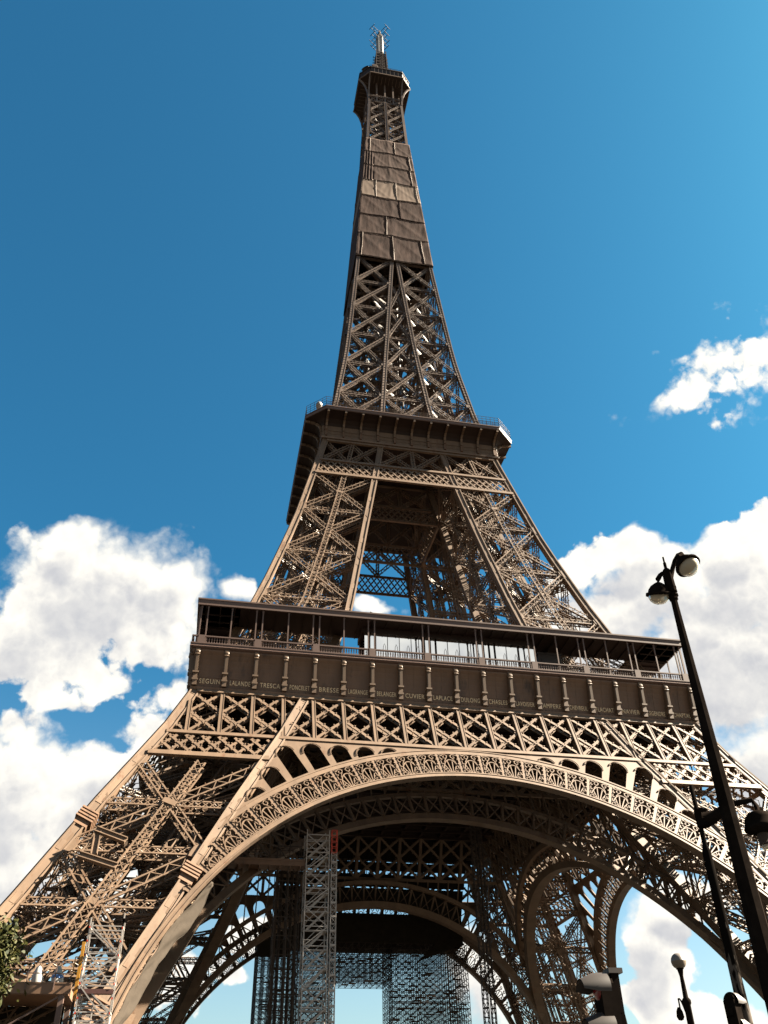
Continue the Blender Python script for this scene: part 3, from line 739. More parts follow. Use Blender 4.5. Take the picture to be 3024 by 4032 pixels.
# consoles (19 on each side)
cm = MB()
cm.box(V(-.28, -35.10, 51.3), V(.28, -34.3, 51.95)); cm.box(V(-.36, -35.18, 51.95), V(.36, -34.3, 52.2)); cm.box(V(-.27, -35.12, 52.2), V(.27, -34.3, 52.9)); cm.box(V(-.37, -35.34, 52.9), V(.37, -34.3, 53.12))
cm.s((0, -34.86, 53.1), (0, -35.0, 55.6), .50, .72); cm.s((0, -35.24, 53.15), (0, -35.38, 55.5), .28, .08)
cm.lathe([(0, -.36), (.2, -.34), (.34, -.2), (.36, 0), (.34, .2), (.2, .34), (0, .36)], (0, -35.12, 55.85), (1, 0, 0), 12)
cm.lathe([(.0, -.30), (.12, -.29), (.16, 0), (.12, .29), (0, .30)], (0, -35.36, 55.45), (1, 0, 0), 8)
cm.box(V(-.3, -35.3, 56.1), V(.3, -34.3, 56.33))
con = cm.build('console', IRON, fr); con.location = (-9 * PT + .12, 0, 0)
for k in range(-8, 10):
    c = con.copy(); col.objects.link(c); c.parent = fr; c.location = (k * PT - (.12 if k == 9 else 0), 0, 0)
rot4(fr)
NAMES = 'SEGUIN LALANDE TRESCA PONCELET BRESSE LAGRANGE BELANGER CUVIER LAPLACE DULONG CHASLES LAVOISIER AMPERE CHEVREUL FLACHAT NAVIER LEGENDRE CHAPTAL'.split()
for i, w in enumerate(NAMES):
    cu = bpy.data.curves.new('lettering', 'FONT'); cu.body = w; cu.size = .92; cu.extrude = .03; cu.align_x = 'CENTER'; cu.space_character = 1.12; cu.resolution_u = 3
    o = bpy.data.objects.new('tmp', cu); col.objects.link(o)
    me = bpy.data.meshes.new_from_object(o.evaluated_get(bpy.context.evaluated_depsgraph_get())); bpy.data.objects.remove(o); bpy.data.curves.remove(cu)
    xs = [v.co.x for v in me.vertices]; hw = max(xs) - min(xs); k = min(1.0, 2.6 / hw); uc = (i - 8.5) * PT + .10
    for v in me.vertices: v.co = (uc + v.co.x * k, -34.385 - v.co.z, 51.86 + v.co.y)
    mesh_obj('lettering', me, LETTER, fr)
# balcony slab
loft([(34.9, 34.88, 56.32), (35.2, 35.18, 56.36), (35.44, 35.42, 56.5), (35.48, 35.46, 56.62), (35.38, 35.36, 56.72), (35.38, 35.36, 56.95), (35.44, 35.42, 56.98), (35.44, 35.42, 57.1)], True).build('balcony', ROOFM, TOWER)
mb = MB()
mb.box(V(-35.3, -35.32, 57.1), V(35.3, -35.12, 57.2)); mb.box(V(-35.3, -35.34, 58.05), V(35.3, -35.08, 58.22))
for u in np.arange(-35.1, 35.2, .335):
    x = float(u); y = -35.21
    mb.s((x, y, 57.2), (x, y, 57.35), .15, .15); mb.s((x, y, 57.35), (x, y, 57.62), .085, .085); mb.s((x, y, 57.58), (x, y, 57.8), .14, .14); mb.s((x, y, 57.8), (x, y, 58.06), .08, .08)
POSTP = [s * (1 if k else -1) for k in (0, 1) for s in (3.83, 11.49, 19.1, 26.8, 34.1)]
for u in POSTP: mb.box(V(u - .42, -35.36, 57.1), V(u + .42, -35.05, 58.26))
rot4(mb.build('balustrade', ROOFM, TOWER))
# gallery posts and roof
pm = MB(); pm.s((0, -34.75, 57.1), (0, -34.75, 63.0), .17, .17); pm.s((0, -34.75, 57.1), (0, -34.75, 58.4), .28, .28); pm.s((0, -34.75, 62.6), (0, -34.75, 63.0), .26, .26)
post = None
us = [u + e * .43 for u in POSTP for e in (-1, 1)] + [s * q for s in (-1, 1) for q in (15.3, 22.9, 30.5)]
for k in (0, 1, 3):
    for u in us:
        if post is None: post = pm.build('gallery_post', ROOFM, TOWER); o = post
        else: o = post.copy(); col.objects.link(o); o.parent = TOWER
        c, s_ = math.cos(k * math.pi / 2), math.sin(k * math.pi / 2); o.rotation_euler = (0, 0, k * math.pi / 2); o.location = (u * c, u * s_, 0)
mb = MB()
for a, b in ((-35.05, -29.4),):
    mb.box(V(-35.05, a, 63.0), V(35.05, b, 63.12)); mb.box(V(-35.1, -35.12, 62.95), V(35.1, -34.9, 63.85)); mb.box(V(-35.0, -34.9, 63.7), V(35.0, b, 63.82))
mb.box(V(-35.16, -35.2, 63.75), V(35.16, -35.05, 63.95))
gr_ = mb.build('gallery_roof', ROOFM, TOWER)
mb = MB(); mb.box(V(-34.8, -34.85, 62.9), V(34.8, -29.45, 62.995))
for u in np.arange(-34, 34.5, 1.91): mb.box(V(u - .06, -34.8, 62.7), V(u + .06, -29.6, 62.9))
mb.build('ceiling', SLABM, gr_)  # the ceiling's shade is put into its near-black colour
rot4(gr_)
mb = MB()   # light railing standing on the gallery roof
for u in np.arange(-14, 26, 1.3): mb.s((u, -31.0, 63.82), (u, -31.0, 65.3), .05, .05)
for z in (64.5, 65.3): mb.s((-14, -31, z), (26, -31, z), .05, .05)
mb.build('roof_railing', ALU, TOWER)
# ------------------------------------------------------------------ second floor
# lattice band between the leg tops
def band2(F, inner=False):
    mb = MB(); n = nrm(V(0, -.97, .23)); lim = lambda z: (W(z) - .7) if not inner else I(z) + 1.0
    for z, w in ((101.75, .55), (105.55, .5), (111.5, .55)): mb.s(F(-lim(z), z, .03), F(lim(z), z, .03), w, .4, n)
    z0, z1 = 102.0, 105.35; p = 1.30
    def clip(ua, za, ub, zb_, off, w):
        fs = np.linspace(0, 1, 31); g = [f for f in fs if abs(ua + (ub - ua) * f) < lim(za + (zb_ - za) * f)]
        if len(g) > 3:
            A = F(ua + (ub - ua) * g[0], za + (zb_ - za) * g[0], off); B = F(ua + (ub - ua) * g[-1], za + (zb_ - za) * g[-1], off); mb.s(A, B, w, .1, n)
            t = nrm(B - A); L = np.linalg.norm(B - A); s = np.cross(t, n)
            for i in range(4):
                q = A + t * L * (i + .5) / 4
                for e in (-1, 1): mb.s(q + s * e * (w / 2 + .05), q + s * e * (w / 2 + .05) + n * .1, .11, .11, s)
    for k in range(-17, 17):
        clip(k * p, z1, (k + 2) * p, z0, -.02, .27); clip(k * p, z0, (k + 2) * p, z1, -.06, .27)
    za, zb_ = 105.7, 111.3
    spans = []
    if not inner:
        for sg in (-1, 1): spans.append((lambda z, sg=sg: sg * (W(z) - .8), lambda z, sg=sg: sg * (I(z) + .9)))
    spans.append((lambda z: -I(z) - .3, lambda z: I(z) + .3))
    for fa, fb in spans:
        m = lambda z: (fa(z) + fb(z)) / 2
        lat(mb, F(m(za), za), F(m(zb_), zb_), n, .7, .5, .16, .7, .09, True, .9)
        for f, g in ((fa, m), (m, fb)):
            lat(mb, F(f(za), za), F(g(zb_), zb_, -.05), n, .75, .5, .16, .8, .1, False, .9); lat(mb, F(f(zb_), zb_, -.2), F(g(za), za, -.2), n, .75, .5, .16, .8, .1, False, .9)
    return mb
rot4(band2(FO).build('upper_girder', IRON, TOWER))
rot4(band2(FI, True).build('upper_inner_girder', IRON, TOWER))
P2 = loft([(16.6, 16.58, 111.9), (17.35, 17.33, 111.9), (17.4, 17.38, 112.3), (17.2, 17.18, 112.4), (17.15, 17.13, 114.0), (17.3, 17.08, 114.95)], True, True).build('second_deck', IRON, TOWER)
loft([(16.5, 16.48, 111.6), (16.5, 16.48, 111.88)], True, True).build('deck_underside', SLABM, P2)  # added plate, shade below the deck put into its near-black colour
loft([(17.3, 17.08, 114.95), (17.6, 17.0, 115.5), (18.3, 17.0, 116.0), (19.3, 17.0, 116.25), (20.3, 17.0, 116.35), (20.42, 17.0, 116.36)], True, False).build('deck_soffit', SLABM, P2)  # curved soffit in near-black, its shade put into the colour
loft([(20.3, 16.95, 116.37), (20.5, 17.0, 116.55), (20.5, 17.0, 117.05), (20.6, 17.05, 117.08), (20.6, 17.05, 117.25), (20.4, 16.95, 117.25)], True).build('deck_edge', ROOFM, P2)
bm_ = MB()
bp_ = [(17.15, 112.45), (17.15, 114.0), (17.28, 114.8), (17.65, 115.5), (18.3, 115.98), (19.3, 116.22), (20.35, 116.34)]
for (h0, z0), (h1, z1) in zip(bp_[:-1], bp_[1:]): bm_.s((0, -h0 - .2, z0 - .05), (0, -h1 - .1, z1 - .16), .38, .5, (0, -1, -.5))
br = bm_.build('deck_bracket', IRON, P2); br.location = (-16.5, 0, 0)
for q in range(4):
    for k in range(11):
        if q == 0 and k == 0: continue
        o = br.copy(); col.objects.link(o); o.parent = P2; u = -16.5 + 3.3 * k; c, s_ = math.cos(q * math.pi / 2), math.sin(q * math.pi / 2); o.rotation_euler = (0, 0, q * math.pi / 2); o.location = (u * c, u * s_, 0)
mb = MB()
for z, h in ((113.9, 17.22), (113.1, 17.2)): mb.s((-17, -h, z), (17, -h, z), .08, .06)
for u in np.arange(-16.5, 17, 1.65): mb.s((u, -17.2, 112.4), (u, -17.2, 114.0), .06, .05)
rot4(mb.build('deck_seams', IRON, TOWER))
mb = MB()
def railrun(A, B, z0, h, n, mid=True):
    A, B = V(*A, z0), V(*B, z0)
    for k in range(n + 1): p = A + (B - A) * k / n; mb.s(p, p + V(0, 0, h), .06, .06)
    for q in ((.25, .5, .75, 1) if mid else (1,)): mb.s(A + V(0, 0, h * q), B + V(0, 0, h * q), .05, .05)
for q in range(4):
    c, s_ = round(math.cos(q * math.pi / 2)), round(math.sin(q * math.pi / 2)); rr = lambda x, y: (x * c - y * s_, x * s_ + y * c)
    railrun(rr(-17, -20.4), rr(17, -20.4), 117.25, 1.2, 26); railrun(rr(17, -20.4), rr(20.4, -17), 117.25, 2.4, 5); railrun(rr(-17, -20.35), rr(-12, -20.35), 117.25, 2.4, 6); railrun(rr(12, -20.35), rr(17, -20.35), 117.25, 2.4, 6)
mb.build('deck_railing', DSTEEL, TOWER)
mb = MB()   # low buildings on the second floor, inside the shaft
mb.box(V(-7, -12.5, 117.3), V(7, 12.5, 120.3)); mb.box(V(-12.5, -7, 117.3), V(12.5, 7, 120.1)); mb.box(V(-7.4, -12.9, 120.3), V(7.4, 12.9, 120.7))
for u in np.arange(-6.5, 6.6, .65): mb.s((u, -12.6, 117.4), (u, -12.6, 120.3), .1, .1)
mb.build('deck_buildings', IRONU, TOWER)

# ------------------------------------------------------------------ summit
S = MB(); SA = 5.2; bp_ = [(5.25, 264.3), (5.32, 266.5), (5.65, 269.5), (6.3, 272.4), (7.2, 274.6), (8.25, 275.9)]
for q in range(4):
    c, s_ = round(math.cos(q * math.pi / 2)), round(math.sin(q * math.pi / 2)); rr = lambda x, y, z: V(x * c - y * s_, x * s_ + y * c, z)
    for e in (-1, 1):
        for (h0, z0), (h1, z1) in zip(bp_[:-1], bp_[1:]):
            S.s(rr(e * SA, -h0, z0), rr(e * SA, -h1, z1), .4, .45, rr(0, -1, 0))
    lat(S, rr(-SA, -5.2, 264.4), rr(SA, -5.2, 264.4), rr(0, -1, 0), .6, .3, .14, .6, .08, True)
    lat(S, rr(-SA, -5.3, 267.6), rr(SA, -5.3, 267.6), rr(0, -1, 0), .8, .3, .14, .6, .08, True)
    for x in (-2.6, 0, 2.6): S.s(rr(x, -5.0, 264.4), rr(x, -5.0, 276), .45, .45)
    for k in range(4):
        x = -5 + 2.5 * k; lat(S, rr(x, -5.1, 264.6), rr(x + 2.5, -5.1, 267.4), rr(0, -1, 0), .3, 0, .1, .4, .06); lat(S, rr(x + 2.5, -5.1, 264.6), rr(x, -5.1, 267.4), rr(0, -1, 0), .3, 0, .1, .4, .06)
    for k in range(-4, 5): S.s(rr(k * 1.15, -5, 275.85), rr(k * 1.15, -8.2, 275.95), .15, .25, (0, 0, 1))
SUMC = S.build('summit_brackets', IRONU, TOWER)
loft([(8.05, 5.1, 275.80), (8.05, 5.1, 275.97)], True, True).build('summit_soffit', SLABM, TOWER)  # added disc, shade below the summit deck put into its colour
loft([(8.1, 5.15, 275.98), (8.27, SA, 276.0), (8.27, SA, 276.35), (8.1, 5.1, 276.45)], True, True).build('summit_deck', IRON, TOWER)
mb = loft([(7.95, 5.05, 276.4), (7.95, 5.05, 279.6), (8.15, 5.15, 279.7), (8.15, 5.15, 280.0), (7.3, 4.7, 280.05), (5.2, 3.6, 280.3), (5.0, 3.5, 283.0), (3.6, 2.5, 284.2), (2.6, 1.8, 286.5)], True)
for q in range(8):
    a = octring(8.0, 5.08, 276.5); A, B = a[q], a[(q + 1) % 8]
    m = 8 if q % 2 == 0 else 4
    for k in range(m + 1): p = A + (B - A) * k / m; mb.s(p, p + V(0, 0, 3.1), .14, .14)
mb.build('summit_cabin', SLABM, TOWER)
mb = MB()
for k in range(90):
    a = rng.uniform(0, 2 * math.pi); r_ = rng.uniform(6.3, 8.2); h = rng.uniform(.8, 3.0); x, y = r_ * math.cos(a), r_ * math.sin(a)
    x, y = np.clip(x, -7.8, 7.8), np.clip(y, -7.8, 7.8); mb.s((x, y, 280), (x, y, 280 + h), rng.uniform(.06, .2))
for q in range(8):
    a = octring(7.9, 5.05, 280.0); A, B = a[q], a[(q + 1) % 8]
    for z in (.6, 1.2): mb.s(A + V(0, 0, z), B + V(0, 0, z), .07)
mb.lathe([(0, 0), (1.0, .0), (1.2, .25), (1.3, .5)], (-6.2, -6.0, 281.6), (-.6, -.8, .1), 14); mb.lathe([(0, 0), (.8, .0), (1., .3)], (5.6, -6.4, 281.3), (.4, -.9, .1), 14)
mb.lathe([(0, 0), (.9, .0), (1., .8), (0, .82)], (-3.6, -7.2, 281.2), (0, -.9, .1), 12)
mb.build('aerials', DSTEEL, TOWER)
AN = MB()
for z0 in np.arange(286, 306, 2.0):
    w0 = 2.0 - (z0 - 286) * .022; a = [V(-w0, -w0, z0), V(w0, -w0, z0), V(w0, w0, z0), V(-w0, w0, z0)]
    for k in range(4):
        A, B = a[k], a[(k + 1) % 4]; AN.s(A, A + V(0, 0, 2), .3); AN.s(A, B, .2); AN.s(A, B + V(0, 0, 2), .16); AN.s(B, A + V(0, 0, 2), .16)
        AN.s((A + B) / 2, (A + B) / 2 * V(1.5, 1.5, 1), .12); AN.s((A + B) / 2 * V(1.5, 1.5, 1) - V(0, 0, .6), (A + B) / 2 * V(1.5, 1.5, 1) + V(0, 0, .6), .16)
AN.box(V(-1.3, -1.3, 285), V(1.3, 1.3, 305)); AN.build('aerial_base', SLABM, TOWER)
mb = MB(); mb.lathe([(0, 305), (1.15, 305.01), (1.15, 318.8), (0, 318.9)], (0, 0, 0), (0, 0, 1), 6)
for a in np.arange(6) * math.pi / 3: mb.s((1.2 * math.cos(a), 1.2 * math.sin(a), 305), (1.2 * math.cos(a), 1.2 * math.sin(a), 318.9), .22)
mast = mb.build('aerial_mast', WHITE, TOWER)
mb = MB(); mb.lathe([(0, 318.8), (1.2, 318.8), (1.1, 320), (.5, 322.5), (.3, 324.5)], (0, 0, 0), (0, 0, 1), 8)
for z, L in ((317.2, 3.4), (321.6, 3.8)):
    for a in np.arange(4) * math.pi / 2 + .6:
        d = V(math.cos(a), math.sin(a), 0); t = V(-d[1], d[0], 0)
        for e in (-.5, .5):
            mb.s(d * .5 + t * e + V(0, 0, z), d * L + t * e + V(0, 0, z), .14)
        mb.s(d * L - t * 1.3 + V(0, 0, z), d * L + t * 1.3 + V(0, 0, z), .16); mb.s(d * L * .7 - t * .6 + V(0, 0, z), d * L * .7 + t * .6 + V(0, 0, z), .12)
mb.build('dipole_arms', SLABM, mast)

# ------------------------------------------------------------------ nets wrapped round the shaft
NETROWS = [(179.7, 190.5, NETD, 'lowest brown net, stretched above the open cross braces'), (190.2, 199.4, NETD, 'second net from the bottom, dark brown with one long seam'),
           (199.0, 208.5, NETD, 'third net from the bottom, darkest, just under the pale one'), (208.1, 217.1, NETL, 'palest beige net of the column'),
           (216.7, 225.3, NETM, 'third net from the top, brown with a pale gathered fold on its left'), (224.9, 233.0, NETM, 'second net from the top, brown and bunched at its left corner'),
           (232.6, 240.2, NETM, 'topmost brown net, hung below the open lattice of the shaft')]
SEAMS = [(-.86, -.02, .78), (-.18,), (.28,), (.2, -.5, .92), (.82,), (.86,), (-.78, .3)]
for r_i, (z0, z1, m, lab) in enumerate(NETROWS):
    mb = MB(); M, Nn = 64, 18; ph = rng.uniform(0, 6)
    def pt(q, f, g, r_i=r_i, z0=z0, z1=z1, ph=ph):
        z = z0 + (z1 - z0) * g; h = W(z) + .28
        u = -1 + 2 * f; edge = 1 - abs(u) ** 14
        sag = .22 * math.sin(u * 4 + ph) * (1 - g) ** 4 + .1 * math.sin(u * 9 + ph) * g ** 4
        # impression of the cross braces and the middle post behind the cloth, plus hanging folds
        v = abs(u) * 2 - 1; x1 = abs(v - (2 * g - 1)) ; x2 = abs(v + (2 * g - 1))
        d = .12 * math.exp(-(x1 / .16) ** 2) + .12 * math.exp(-(x2 / .16) ** 2) + .14 * math.exp(-(u / .07) ** 2) + .16 * math.exp(-((abs(u) - 1) / .05) ** 2)
        d = d * .3 + .016 * math.sin(u * 11 + ph * 3 + 4 * g) * math.sin(3.1 * g + q) + .008 * math.sin(u * 37 + 9 * g * math.sin(ph + u * 3) + ph)
        d += .05 * math.exp(-((g - .03) / .05) ** 2)
        d -= .06 * math.sin(math.pi * g)
        if r_i in (4, 5) and u < -.62: d += .16 * math.sin((u + .8) * 60) * (1 - g * .7)
        hh = h + d * edge; zz = z + sag
        c, s_ = math.cos(q * math.pi / 2), math.sin(q * math.pi / 2); x, y = u * (h + .1 * 0), -hh
        return V(x * c - y * s_, x * s_ + y * c, zz)
    for q in range(4):
        mb.grid([[pt(q, j / M, i / Nn) for j in range(M + 1)] for i in range(Nn + 1)])
    root = mb.build('protective_net', m, None, True); tag(root, lab, 'net', 'nets wrapped round the upper shaft')
    sol = root.modifiers.new('thickness', 'SOLIDIFY'); sol.thickness = .06
    sm = MB()
    for u in SEAMS[r_i]:
        pts = [pt(0, (u + .007 * math.sin(g * 5 + u * 9) + 1) / 2, g) + V(0, -.06, 0) for g in np.linspace(.02, .98, 9)]; sm.tube(pts, .05, 5)
    e0, e1 = (pt(0, j / M, 0.0) + V(0, -.04, 0) for j in (0, M)); sm.tube([pt(0, j / M, 0.004) + V(0, -.05, 0) for j in range(M + 1)], .035, 5)
    sm.build('seam_cord', CORD if r_i != 2 else NETM, root)

# ------------------------------------------------------------------ things on the first and second floors
gp = empty('glass_pavilion', (0, -32.8, 57.1), 'glass fronted pavilion with dark frames behind the first floor balustrade', 'pavilion')
mb = MB(); mb.box(V(-12.4, .0, 5.05), V(12.9, 4, 5.9)); mb.box(V(-12.4, .2, 0), V(12.9, 4, .35)); mb.box(V(-12.2, 3.0, .3), V(12.7, 3.9, 5.1))
xs = []; x = -12.1
pat = [.55, .55, 1.55, 1.62, 1.62, 1.02, .62]
while x < 12.5:
    for p in pat:
        if x > 12.6: break
        xs.append((x, min(x + p, 12.7))); x += p + (.28 if p < .7 else 0.07)
for a, b in xs: mb.box(V(b, -.06, .3), V(b + .07, .1, 5.1))
mb.box(V(-12.3, -.08, 5.0), V(12.8, .12, 5.2)); mb.build('dark_frame', SLABM, gp)
pane = None
for a, b in xs:
    m = MB(); t = rng.uniform(-.006, .006); m.poly([V(a, t, .35), V(b, -t, .35), V(b, -t, 5.0), V(a, t, 5.0)], V(0, .04, 0)); m.build('window_pane', GLASS, gp)
mb = MB()
for k, (a, b) in enumerate(xs):
    if b - a > .9:
        c = (a + b) / 2 + .2; mb.tube([V(c - .35, -.9, .1), V(c - .15, -.85, 2.6), V(c, -.85, 3.0), V(c + .15, -.85, 2.6), V(c + .32, -.9, .1)], .04, 5)
mb.build('rail_hoops', ALU, gp)
k1 = MB(); k1.box(V(-18.0, -31.8, 57.1), V(-15.2, -29.8, 59.9)); k1.box(V(-18.2, -32.0, 59.9), V(-15.0, -29.6, 60.15)); k1.box(V(-16.9, -31.86, 58.2), V(-15.6, -31.8, 59.6)); tag(k1.build('kiosk', IRONF), 'small brown kiosk beside the glass pavilion in the gallery', 'kiosk')
k1 = MB(); k1.box(V(13.7, -31.6, 57.1), V(17.2, -29.6, 61.6)); k1.box(V(13.6, -31.7, 61.6), V(17.4, -29.5, 61.9)); k1.box(V(14.2, -31.66, 58), V(16.6, -31.6, 61)); tag(k1.build('service_cabin', GREYP), 'grey service cabin at the right end of the glass pavilion', 'cabin')
dm = MB(); dm.lathe([(0, 0), (.5, 0), (.5, .5), (.62, .55), (.62, 1.1), (.5, 1.5), (.25, 1.72), (0, 1.8)], (-18.1, -18.0, 118.4), (0, 0, 1), 16); dm.s((-18.1, -18, 117.25), (-18.1, -18, 118.5), .3)
tag(dm.build('radome', WHITE, None, True), 'small white dome behind the railing at the second floor corner', 'radome')
for i, (x, lab) in enumerate(((-11.1, 'dark floodlight on the gallery roof beside the patch of open sky'), (-3.1, 'dark floodlight on the gallery roof in front of the inner ironwork'))):
    f = empty('floodlight', (x, -32.2, 63.85), lab, 'floodlight', 'floodlights on the gallery roof')
    m = MB(); m.s((0, 0, 0), (0, 0, 1.0), .12); m.s((-.3, 0, .0), (.3, 0, 0), .2, .2); m.build('stand', DSTEEL, f)
    m = MB(); m.poly([V(-.3, -.25, .9), V(.35, -.25, 1.0), V(.32, -.25, 1.75), V(-.1, -.25, 1.9), V(-.32, -.25, 1.5)], V(0, .5, 0)); m.build('lamp_housing', DSTEEL, f)

# ------------------------------------------------------------------ scaffolds and site equipment
def scaffold(mb, x0, y0, z0, x1, y1, z1, dx, dy, dz, r=.05, brace=2, planks=0):
    nx, ny, nz = max(1, round((x1 - x0) / dx)), max(1, round((y1 - y0) / dy)), max(1, round((z1 - z0) / dz))
    X, Y, Z = np.linspace(x0, x1, nx + 1), np.linspace(y0, y1, ny + 1), np.linspace(z0, z1, nz + 1); d = 2 * r
    for x in X:
        for y in Y: mb.s((x, y, z0), (x, y, z1 + .6), d)
    for z in Z:
        for y in Y: mb.s((x0, y, z), (x1, y, z), d * .9)
        for x in X: mb.s((x, y0, z), (x, y1, z), d * .9)
    for i in range(nx):
        for j in range(nz):
            for k, y in enumerate(Y):
                if planks and rng.random() < planks and k < ny: mb.s((X[i], (y + Y[k + 1]) / 2, Z[j]), (X[i + 1], (y + Y[k + 1]) / 2, Z[j]), abs(Y[k + 1] - y) * .8, .06, (0, 0, 1))
                if brace and (i + j + k) % brace == 0 and (not planks or rng.random() < .6):
                    a, b = (X[i], X[i + 1]) if (i + j) % 2 else (X[i + 1], X[i]); mb.s((a, y, Z[j]), (b, y, Z[j + 1]), d * .9)
    for i in range(ny):
        for j in range(nz):
            for x in (X[0], X[-1]):
                a, b = (Y[i], Y[i + 1]) if j % 2 else (Y[i + 1], Y[i]); mb.s((x, a, Z[j]), (x, b, Z[j + 1]), d * .9)
# big scaffold gantry under the far arch
g = empty('scaffold_gantry', (0, 40, 0), 'huge dense scaffold gantry with a central opening under the far arch', 'scaffold')
def gpart(x0, z0, x1, z1, name):
    m = MB(); scaffold(m, x0, -2.5, z0, x1, 6.5, z1, 1.28, 1.5, .95, .042, 2, .05); m.build(name, DSTEEL, g)
gpart(-19.1, 0, -5.4, 36.4, 'scaffold_tower'); gpart(5.6, 0, 20.2, 36.4, 'scaffold_tower'); gpart(-5.4, 30.2, 5.6, 36.4, 'scaffold_bridge')
m = MB(); m.box(V(-13.5, -3.1, 36.6), V(19.4, -2.95, 41.4)); m.box(V(-19.3, -2.9, 36.5), V(19.8, 6.8, 36.62)); m.box(V(-19.3, -2.98, 33.6), V(-13.5, -2.9, 38.5)); m.box(V(19.3, -3, 36.6), V(19.45, 6, 40.4)); m.poly([V(10.2, -2.9, 33.2), V(19.4, -2.9, 36.5), V(14.2, -2.9, 36.5)], V(0, .1, 0))
for u in np.arange(-13, 19.4, .7): m.s((u, -3.12, 40.5), (u, -3.12, 41.2), .05)
m.build('debris_netting', DARKN, g)
m = MB()  # added dark sheet with slits, blocks the sky seen through the far girder
for z0, z1 in ((43.4, 45.35), (45.85, 47.2), (47.6, 50.2)):
    P = [[V(x, 25.6 - (z - 44) * .55 + .12 * math.sin(x * 1.7 + z), z) for x in np.linspace(-17.5, 17.0, 60)] for z in (z0, (z0 + z1) / 2, z1)]
    m.grid(P)
P = []
for x in np.linspace(-17.5, 17.0, 60):
    zl = ZC + math.sqrt(39.6 ** 2 - x * x); P.append([V(x, 25.9 - (z - 44) * .55, z) for z in np.linspace(zl, 43.3, 4)])
m.grid(P)
for x in np.arange(-17.5, 17.1, 1.15): m.s((x, 25.9, 43.4), (x, 22.2, 50.2), .12)
tag(m.build('sky_blocking_sheet', DARKN), 'added dark sheet blocking the sky behind the lattice girder beyond the arch', 'sheet')
# stair tower below the inner arch
st = empty('stair_tower', (-18.9, -31.3, 0), 'bright metal scaffold stair tower standing under the arch', 'scaffold')
m = MB(); scaffold(m, 0, 0, 0, 2.7, 2.6, 34.6, 2.7, 2.6, 2.0, .055, 1)
for z in np.arange(1, 34.5, 1.0): m.s((0, 0, z), (2.7, 0, z), .06)
m.build('frame', ALU, st)
m = MB()
for k in range(17):
    z = k * 2.0; a, b = (.3, 2.3) if k % 2 == 0 else (2.3, .3)
    for y in (.35, 1.0): m.s((.3, y, z + .1), (2.3, y, z + 2.0), .2, .07)
    m.s((.3, .3, z + 1.0), (2.3, .3, z + 2.9), .07); m.box(V(2.2, .3, z + 1.98), V(2.68, 2.3, z + 2.06)); m.box(V(.02, .3, z + 1.0), V(.4, 2.3, z + 1.08))
m.build('stair_flights', ALU, st)
# its darker neighbour bay
st2 = MB(); scaffold(st2, -22.2, -29.6, 0, -19.3, -27.4, 33.6, 1.45, 2.2, 2.0, .045, 2)
tag(st2.build('scaffold_bay', DSTEEL), 'dull brown scaffold bay beside the bright stair tower', 'scaffold')
def ladder_mast(name, x, y, w, zt, m1, lab, cat, top=None, zb_=0, grp=None, step=.75, t=.07):
    o = empty(name, (x, y, zb_), lab, cat, grp); mb = MB(); h = zt - zb_; c = [(0, 0), (w, 0), (w, w), (0, w)]
    zt2 = h - (2.6 if top else 0)
    for a in c: mb.s((a[0], a[1], 0), (a[0], a[1], zt2), t)
    z = 0; k = 0
    while z < zt2 - .1:
        z2 = min(z + step, zt2)
        for i in range(4):
            a, b = c[i], c[(i + 1) % 4]; mb.s((*a, z), (*b, z), t * (1.3 if k % 2 == 0 else .8)); 
            if k % 2: a, b = b, a
            mb.s((*a, z), (*b, z2), t * .6)
        if k % 2 == 0: mb.s((0, 0, z), (w, 0, z), .2, .05)
        z = z2; k += 1
    mb.build('lattice_frame', m1, o)
    if top:
        mb = MB()
        for a in c: mb.s((a[0], a[1], zt2), (a[0], a[1], h), t * 1.2)
        for q in np.linspace(zt2, h, 5):
            for i in range(4): mb.s((*c[i], q), (*c[(i + 1) % 4], q), t)
        mb.build('mast_top', top, o)
    return o
ladder_mast('hoist_mast', -15.9, -31.4, .62, 35.2, ALU, 'silver hoist mast with a red top beside the stair tower', 'hoist mast', REDP)
ladder_mast('hoist_mast', 5.0, -20.4, .6, 41.3, DSTEEL, 'left one of two thin dark hoist masts right of the scaffold gantry', 'hoist mast', None, 0, 'dark hoist masts under the arch', 1.0, .09)
ladder_mast('hoist_mast', 6.1, -20.0, .5, 41.3, DSTEEL, 'right one of two thin dark hoist masts right of the scaffold gantry', 'hoist mast', None, 0, 'dark hoist masts under the arch', 1.0, .09)
m = MB(); 
for x, y in ((-19.6, 0), (-18.9, .4), (-18.0, 0), (-17.3, .5), (-16.6, .1)): m.tube([V(x, y, 0), V(x, y, 40)], .24, 8)
for z in np.arange(2, 40, 2.6): m.s((-19.8, .2, z), (-16.4, .2, z), .18)
tag(m.build('pipe_bundle', DSTEEL), 'cluster of dark brown vertical pipes left of the stair tower', 'pipes')
# walkway between the leg and the stair tower
wk = empty('walkway', (-34, -31, 31.0), 'brown scaffold walkway running from the left leg to the stair tower', 'walkway')
m = MB(); m.box(V(0, 0, .0), V(15, 2.2, .5)); m.box(V(0, -.05, .5), V(15, .05, .75))
for x in np.arange(0, 15, 1.2): m.box(V(x, .0, -.3), V(x + .1, 2.2, 0))
m.build('deck', IRONF, wk); m = MB()
for x in np.arange(0, 15.1, 1.5): m.s((x, 0, .5), (x, 0, 1.7), .07)
for z in (1.1, 1.7): m.s((0, 0, z), (15, 0, z), .06)
m.build('railing', DSTEEL, wk)
